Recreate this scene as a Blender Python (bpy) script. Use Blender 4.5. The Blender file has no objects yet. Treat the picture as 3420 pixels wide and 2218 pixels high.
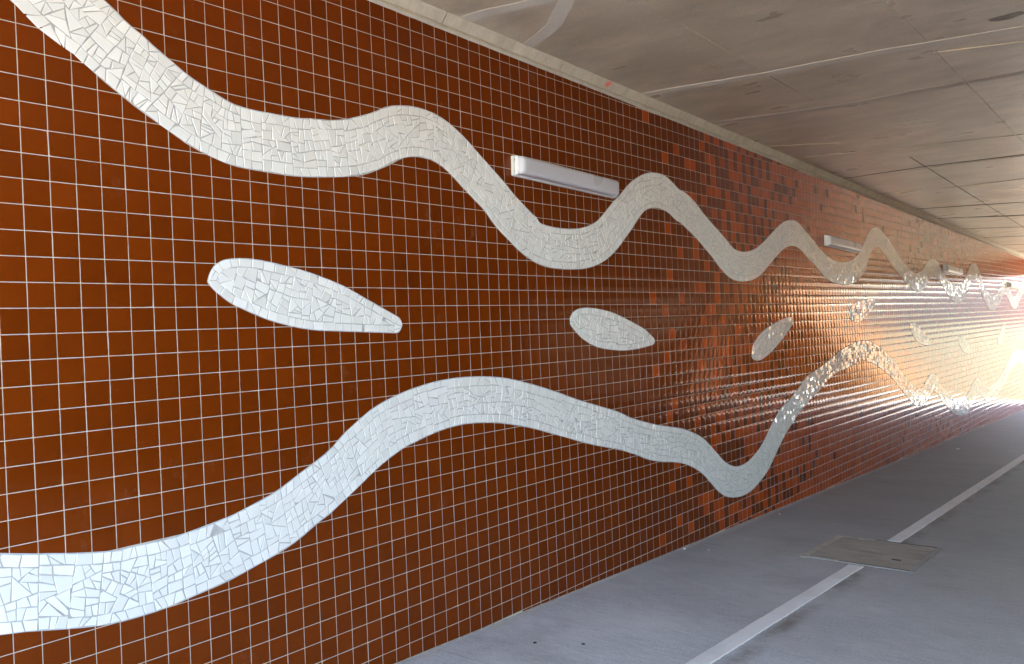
import bpy, math, random
import numpy as np
from mathutils import Matrix, Vector, noise

SKY, SUN, EXPO = 0.10, 4.5, 4.38
UPPER=[(2.98,-13.10,-0.47,-12.04),(3.44,-12.81,0.97,-11.07),(3.67,-12.66,1.38,-10.80),(3.93,-12.47,1.81,-10.46),(4.22,-12.22,2.32,-10.16),(4.58,-11.98,2.83,-9.75),(5.00,-11.75,3.42,-9.32),(5.43,-11.44,3.98,-8.96),(5.92,-11.13,4.51,-8.62),(6.40,-10.84,5.06,-8.31),(6.86,-10.55,5.64,-8.00),(7.33,-10.31,6.23,-7.68),(7.82,-10.11,6.82,-7.35),(8.31,-9.91,7.44,-7.10),(8.79,-9.71,8.08,-6.90),(9.30,-9.56,8.73,-6.72),(9.82,-9.49,9.39,-6.61),(10.35,-9.47,10.06,-6.58),(10.87,-9.47,10.74,-6.56),(11.40,-9.48,11.41,-6.54),(11.95,-9.49,12.06,-6.53),(12.51,-9.50,12.70,-6.55),(13.09,-9.54,13.32,-6.59),(13.67,-9.62,13.93,-6.65),(14.24,-9.68,14.55,-6.73),(14.82,-9.73,15.16,-6.80),(15.40,-9.84,15.77,-6.89),(15.96,-9.97,16.38,-6.99),(16.53,-10.16,16.97,-7.12),(17.10,-10.37,17.54,-7.31),(17.66,-10.58,18.09,-7.54),(18.22,-10.84,18.63,-7.77),(18.77,-11.12,19.15,-8.02),(19.37,-11.32,19.65,-8.28),(20.01,-11.45,20.15,-8.49),(20.68,-11.54,20.67,-8.61),(21.35,-11.57,21.19,-8.67),(22.02,-11.54,21.72,-8.67),(22.69,-11.46,22.24,-8.64),(23.34,-11.30,22.75,-8.52),(23.98,-11.07,23.24,-8.33),(24.59,-10.79,23.71,-8.08),(25.17,-10.48,24.17,-7.79),(25.72,-10.14,24.62,-7.48),(26.25,-9.78,25.09,-7.16),(26.77,-9.44,25.58,-6.86),(27.27,-9.12,26.09,-6.54),(27.78,-8.79,26.59,-6.21),(28.28,-8.47,27.07,-5.85),(28.79,-8.15,27.49,-5.43),(29.28,-7.80,27.96,-5.05),(29.75,-7.43,28.45,-4.71),(30.25,-7.11,28.97,-4.40),(30.76,-6.81,29.49,-4.06),(31.25,-6.51,30.00,-3.72),(31.76,-6.22,30.55,-3.43),(32.27,-5.99,31.13,-3.17),(32.39,-5.76,31.73,-2.95),(32.74,-5.61,32.34,-2.78),(33.30,-5.53,32.96,-2.66),(33.86,-5.48,33.60,-2.59),(34.41,-5.46,34.25,-2.56),(34.95,-5.45,34.91,-2.54),(35.48,-5.45,35.58,-2.54),(36.02,-5.48,36.23,-2.56),(36.57,-5.52,36.89,-2.59),(37.09,-5.57,37.56,-2.64),(37.63,-5.66,38.21,-2.73),(38.16,-5.78,38.85,-2.85),(38.69,-5.93,39.48,-3.01),(39.20,-6.11,40.11,-3.22),(39.70,-6.33,40.71,-3.46),(40.17,-6.64,41.29,-3.73),(40.63,-6.97,41.85,-4.04),(41.10,-7.31,42.37,-4.37),(41.56,-7.66,42.87,-4.73),(42.03,-8.01,43.36,-5.10),(42.53,-8.34,43.84,-5.47),(43.04,-8.66,44.32,-5.83),(43.54,-9.02,44.78,-6.19),(44.04,-9.38,45.22,-6.57),(44.58,-9.72,45.65,-6.94),(45.16,-10.03,46.07,-7.28),(45.75,-10.30,46.52,-7.58),(46.38,-10.55,47.01,-7.79),(47.02,-10.76,47.52,-7.93),(47.69,-10.91,48.02,-8.02),(48.38,-11.00,48.52,-8.06),(49.07,-11.04,49.03,-8.07),(49.76,-11.04,49.54,-8.04),(50.42,-10.94,50.06,-7.96),(51.06,-10.74,50.58,-7.84),(51.67,-10.51,51.10,-7.68),(52.25,-10.23,51.62,-7.48),(52.84,-10.01,52.16,-7.30),(53.45,-9.97,52.71,-7.11),(54.05,-9.81,53.26,-6.92),(54.62,-9.62,53.81,-6.69),(55.18,-9.40,54.36,-6.45),(55.72,-9.15,54.91,-6.21),(56.25,-8.87,55.47,-5.98),(56.77,-8.56,56.01,-5.73),(57.29,-8.27,56.55,-5.45),(57.82,-7.99,57.07,-5.17),(58.36,-7.73,57.60,-4.89),(58.91,-7.48,58.14,-4.61),(59.46,-7.24,58.66,-4.32),(60.01,-6.99,59.17,-4.00),(60.55,-6.74,59.67,-3.67),(61.08,-6.49,60.21,-3.36),(61.60,-6.23,60.76,-3.08),(62.10,-5.97,61.34,-2.81),(62.59,-5.70,61.93,-2.60),(63.09,-5.48,62.56,-2.42),(63.61,-5.32,63.21,-2.30),(64.15,-5.23,63.86,-2.24),(64.69,-5.18,64.51,-2.22),(65.22,-5.17,65.19,-2.22),(65.75,-5.19,65.86,-2.24),(66.27,-5.23,66.53,-2.29),(66.81,-5.29,67.18,-2.37),(67.35,-5.38,67.82,-2.49),(67.91,-5.49,68.44,-2.64),(68.45,-5.63,69.05,-2.82),(69.01,-5.81,69.63,-3.03),(69.55,-6.01,70.20,-3.27),(70.09,-6.23,70.76,-3.54),(70.63,-6.46,71.31,-3.82),(71.17,-6.71,71.85,-4.09),(71.71,-6.96,72.39,-4.35),(72.25,-7.23,72.93,-4.62),(72.79,-7.49,73.47,-4.88),(73.34,-7.74,74.01,-5.13),(73.90,-8.00,74.54,-5.38),(74.46,-8.26,75.07,-5.62),(75.03,-8.51,75.61,-5.84),(75.62,-8.74,76.14,-6.02),(76.23,-8.93,76.68,-6.17),(76.86,-9.09,77.22,-6.27),(77.51,-9.21,77.76,-6.35),(78.16,-9.28,78.30,-6.40),(78.81,-9.32,78.85,-6.41),(79.46,-9.33,79.39,-6.39),(80.12,-9.27,79.94,-6.33),(80.73,-9.12,80.49,-6.23),(81.34,-8.92,81.03,-6.09),(81.93,-8.69,81.57,-5.90),(82.51,-8.46,82.10,-5.67),(83.07,-8.22,82.63,-5.43),(83.63,-7.99,83.18,-5.20),(84.19,-7.77,83.75,-4.99),(84.75,-7.55,84.32,-4.81),(85.30,-7.33,84.89,-4.62),(85.86,-7.10,85.46,-4.42),(86.41,-6.87,86.01,-4.20),(86.96,-6.63,86.56,-3.96),(87.52,-6.41,87.11,-3.72),(88.09,-6.22,87.67,-3.50),(88.67,-6.05,88.24,-3.29),(89.25,-5.89,88.80,-3.10),(89.81,-5.75,89.40,-2.92),(90.38,-5.63,90.00,-2.77),(90.95,-5.51,90.60,-2.66),(91.52,-5.41,91.22,-2.57),(92.10,-5.32,91.83,-2.51),(92.66,-5.27,92.47,-2.46),(93.22,-5.23,93.10,-2.42),(93.79,-5.21,93.74,-2.38),(94.35,-5.22,94.37,-2.36),(94.91,-5.23,95.01,-2.35),(95.46,-5.26,95.66,-2.35),(96.02,-5.30,96.30,-2.36),(96.58,-5.34,96.94,-2.39),(97.14,-5.40,97.57,-2.43),(97.70,-5.47,98.21,-2.47),(98.24,-5.56,98.86,-2.54),(98.79,-5.67,99.49,-2.62),(99.34,-5.79,100.11,-2.74),(99.89,-5.94,100.73,-2.90),(100.43,-6.10,101.34,-3.08),(100.96,-6.28,101.94,-3.30),(101.50,-6.49,102.51,-3.53),(102.03,-6.73,103.07,-3.79),(102.55,-7.01,103.62,-4.08),(103.04,-7.31,104.15,-4.40),(103.53,-7.63,104.65,-4.76),(104.02,-7.97,105.10,-5.16),(104.50,-8.33,105.52,-5.59),(104.98,-8.70,105.93,-6.02),(105.48,-9.06,106.35,-6.43),(105.99,-9.41,106.81,-6.79),(106.52,-9.76,107.29,-7.08),(107.09,-10.08,107.78,-7.31),(107.70,-10.33,108.30,-7.49),(108.35,-10.48,108.81,-7.62),(109.02,-10.59,109.32,-7.73),(109.68,-10.67,109.85,-7.80),(110.36,-10.70,110.37,-7.82),(111.03,-10.65,110.90,-7.78),(111.69,-10.55,111.41,-7.66),(112.33,-10.42,111.94,-7.51),(112.96,-10.25,112.46,-7.34),(113.57,-10.06,112.99,-7.17),(114.16,-9.87,113.54,-6.98),(114.75,-9.68,114.09,-6.78),(115.31,-9.48,114.65,-6.57),(115.88,-9.27,115.21,-6.35),(116.44,-9.07,115.77,-6.13),(117.01,-8.86,116.33,-5.91),(117.57,-8.65,116.88,-5.68),(118.13,-8.43,117.43,-5.44),(118.68,-8.19,117.98,-5.21),(119.22,-7.94,118.54,-4.97),(119.77,-7.69,119.10,-4.76),(120.31,-7.44,119.66,-4.55),(120.85,-7.18,120.23,-4.35),(121.40,-6.92,120.79,-4.16),(121.95,-6.68,121.36,-3.97),(122.51,-6.47,121.94,-3.78),(123.08,-6.29,122.51,-3.60),(123.66,-6.13,123.08,-3.43),(124.24,-5.97,123.66,-3.26),(124.81,-5.79,124.24,-3.10),(125.38,-5.60,124.82,-2.94),(125.94,-5.43,125.42,-2.79),(126.50,-5.29,126.02,-2.64),(127.07,-5.15,126.62,-2.49),(127.62,-5.04,127.23,-2.33),(128.17,-4.95,127.85,-2.19),(128.73,-4.86,128.48,-2.07),(129.27,-4.79,129.12,-1.96),(129.82,-4.75,129.77,-1.86),(130.36,-4.73,130.42,-1.79),(130.91,-4.75,131.08,-1.75),(131.45,-4.78,131.73,-1.75),(132.01,-4.85,132.37,-1.79),(132.57,-4.93,133.00,-1.86),(133.12,-5.04,133.63,-1.95),(133.69,-5.18,134.23,-2.07),(134.25,-5.33,134.83,-2.23),(134.80,-5.51,135.42,-2.42),(135.37,-5.70,135.98,-2.63),(135.92,-5.94,136.53,-2.87),(136.46,-6.20,137.07,-3.14),(137.01,-6.45,137.58,-3.45),(137.59,-6.67,138.09,-3.74),(138.17,-6.88,138.62,-3.96),(138.76,-7.07,139.18,-4.14),(139.37,-7.23,139.73,-4.28),(140.00,-7.36,140.28,-4.38),(140.62,-7.46,140.84,-4.46),(141.28,-7.53,141.38,-4.50),(141.93,-7.56,141.93,-4.52),(142.58,-7.56,142.47,-4.53),(143.24,-7.52,143.02,-4.51),(143.88,-7.42,143.56,-4.46),(144.49,-7.24,144.11,-4.36),(145.07,-6.98,144.65,-4.19),(145.64,-6.70,145.18,-3.99),(146.19,-6.40,145.71,-3.76),(146.72,-6.09,146.26,-3.55),(147.26,-5.79,146.81,-3.37),(147.80,-5.53,147.38,-3.18),(148.36,-5.31,147.95,-2.99),(148.92,-5.10,148.51,-2.78),(149.49,-4.90,149.06,-2.54),(150.06,-4.71,149.60,-2.28),(150.63,-4.52,150.15,-2.03),(151.18,-4.35,150.71,-1.78),(151.74,-4.20,151.29,-1.55),(152.31,-4.06,151.86,-1.32),(152.88,-3.95,152.44,-1.11),(153.45,-3.85,153.03,-0.91),(154.03,-3.76,153.62,-0.72),(154.61,-3.68,154.21,-0.55),(155.17,-3.62,154.83,-0.38),(155.73,-3.57,155.44,-0.23),(156.29,-3.53,156.06,-0.09),(156.85,-3.49,156.69,0.04),(157.43,-3.47,157.30,0.14),(158.02,-3.45,157.91,0.23),(158.58,-3.45,158.54,0.30),(159.14,-3.45,159.18,0.36),(159.71,-3.46,159.81,0.38),(160.25,-3.48,160.47,0.38),(160.80,-3.50,161.12,0.35),(161.34,-3.54,161.77,0.30),(161.89,-3.59,162.42,0.22),(162.43,-3.66,163.07,0.12),(162.96,-3.76,163.71,-0.01),(163.50,-3.87,164.35,-0.15),(164.02,-4.02,164.99,-0.32),(164.56,-4.18,165.59,-0.50),(165.10,-4.36,166.19,-0.73),(165.62,-4.56,166.75,-1.02),(166.16,-4.78,167.25,-1.38),(166.69,-5.02,167.68,-1.83),(167.23,-5.29,168.09,-2.27),(167.77,-5.56,168.53,-2.67),(168.31,-5.82,169.01,-3.03),(168.84,-6.09,169.52,-3.36),(169.40,-6.36,170.02,-3.64),(169.95,-6.63,170.55,-3.88),(170.52,-6.89,171.10,-4.08),(171.09,-7.11,171.66,-4.25),(171.69,-7.32,172.20,-4.39),(172.30,-7.50,172.76,-4.50),(172.94,-7.66,173.30,-4.58),(173.58,-7.79,173.84,-4.64),(174.25,-7.89,174.36,-4.69),(174.93,-7.95,174.87,-4.72),(175.63,-7.97,175.38,-4.72),(176.30,-7.92,175.91,-4.70),(176.96,-7.82,176.43,-4.63),(177.61,-7.66,176.94,-4.51),(178.26,-7.46,177.44,-4.33),(178.86,-7.22,177.93,-4.10),(179.45,-6.93,178.41,-3.84),(180.01,-6.62,178.90,-3.56),(180.55,-6.28,179.37,-3.25),(181.07,-5.95,179.84,-2.90),(181.55,-5.59,180.30,-2.52),(182.02,-5.21,180.77,-2.15),(182.49,-4.85,181.26,-1.80),(182.98,-4.50,181.77,-1.48),(183.47,-4.15,182.29,-1.18),(183.97,-3.82,182.81,-0.89),(184.49,-3.52,183.35,-0.62),(185.01,-3.26,183.90,-0.35),(185.54,-3.03,184.47,-0.09),(186.08,-2.81,185.03,0.16),(186.63,-2.61,185.61,0.39),(187.17,-2.43,186.20,0.63),(187.70,-2.26,186.80,0.84),(188.25,-2.11,187.40,1.04),(188.79,-1.97,188.01,1.21),(189.33,-1.85,188.65,1.36),(189.86,-1.75,189.30,1.48),(190.40,-1.67,189.94,1.58),(190.96,-1.61,190.58,1.66),(191.52,-1.56,191.21,1.71),(192.07,-1.52,191.86,1.74),(192.61,-1.50,192.52,1.75),(193.18,-1.49,193.15,1.74),(193.74,-1.50,193.79,1.71),(194.30,-1.52,194.42,1.65),(194.86,-1.57,195.06,1.58),(195.44,-1.64,195.67,1.50),(196.02,-1.74,196.28,1.40),(196.59,-1.86,196.89,1.28),(197.15,-1.99,197.49,1.16),(197.71,-2.14,198.09,1.01),(198.29,-2.31,198.67,0.84),(198.86,-2.49,199.24,0.66),(199.43,-2.68,199.81,0.47),(199.99,-2.90,200.38,0.28),(200.54,-3.14,200.95,0.08),(201.09,-3.37,201.51,-0.13),(201.65,-3.61,202.07,-0.34),(202.21,-3.82,202.62,-0.57),(202.77,-4.03,203.17,-0.81),(203.33,-4.23,203.73,-1.04),(203.92,-4.44,204.27,-1.25),(204.51,-4.63,204.83,-1.42),(205.12,-4.80,205.38,-1.55),(205.74,-4.95,205.93,-1.66),(206.38,-5.08,206.47,-1.75),(207.03,-5.19,207.01,-1.81),(207.67,-5.28,207.56,-1.83),(208.33,-5.34,208.10,-1.81),(208.98,-5.35,208.64,-1.73),(209.63,-5.31,209.17,-1.59),(210.28,-5.20,209.68,-1.40),(210.89,-5.03,210.19,-1.17),(211.49,-4.81,210.70,-0.93),(212.06,-4.58,211.23,-0.69),(212.63,-4.33,211.77,-0.46),(213.16,-4.06,212.31,-0.21),(213.68,-3.76,212.85,0.05),(214.20,-3.46,213.40,0.31),(214.72,-3.17,213.95,0.55),(215.26,-2.89,214.50,0.77),(215.81,-2.65,215.07,0.96),(216.34,-2.43,215.66,1.14),(216.89,-2.22,216.26,1.31),(217.42,-2.03,216.88,1.47),(217.96,-1.88,217.50,1.60),(218.49,-1.76,218.14,1.72),(219.03,-1.67,218.79,1.80),(219.58,-1.63,219.45,1.85),(220.12,-1.61,220.10,1.87),(220.67,-1.62,220.75,1.87),(221.21,-1.66,221.41,1.84),(221.75,-1.72,222.06,1.79),(222.31,-1.81,222.69,1.72),(222.86,-1.92,223.32,1.62),(223.42,-2.07,223.93,1.49),(223.98,-2.25,224.52,1.32),(224.54,-2.46,225.09,1.12),(225.10,-2.68,225.64,0.90),(225.65,-2.91,226.19,0.66),(226.21,-3.14,226.74,0.42),(226.77,-3.36,227.30,0.18),(227.32,-3.58,227.86,-0.03),(227.88,-3.80,228.42,-0.23),(228.43,-4.04,228.99,-0.42),(228.99,-4.27,229.57,-0.60),(229.54,-4.50,230.14,-0.78),(230.12,-4.73,230.69,-0.95),(230.75,-4.96,231.20,-1.10),(231.34,-5.15,231.65,-1.24),(231.88,-5.30,232.05,-1.36),(232.38,-5.41,232.40,-1.46),(232.82,-5.51,232.70,-1.55),(234.35,-5.83,233.39,-1.77)]
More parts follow.
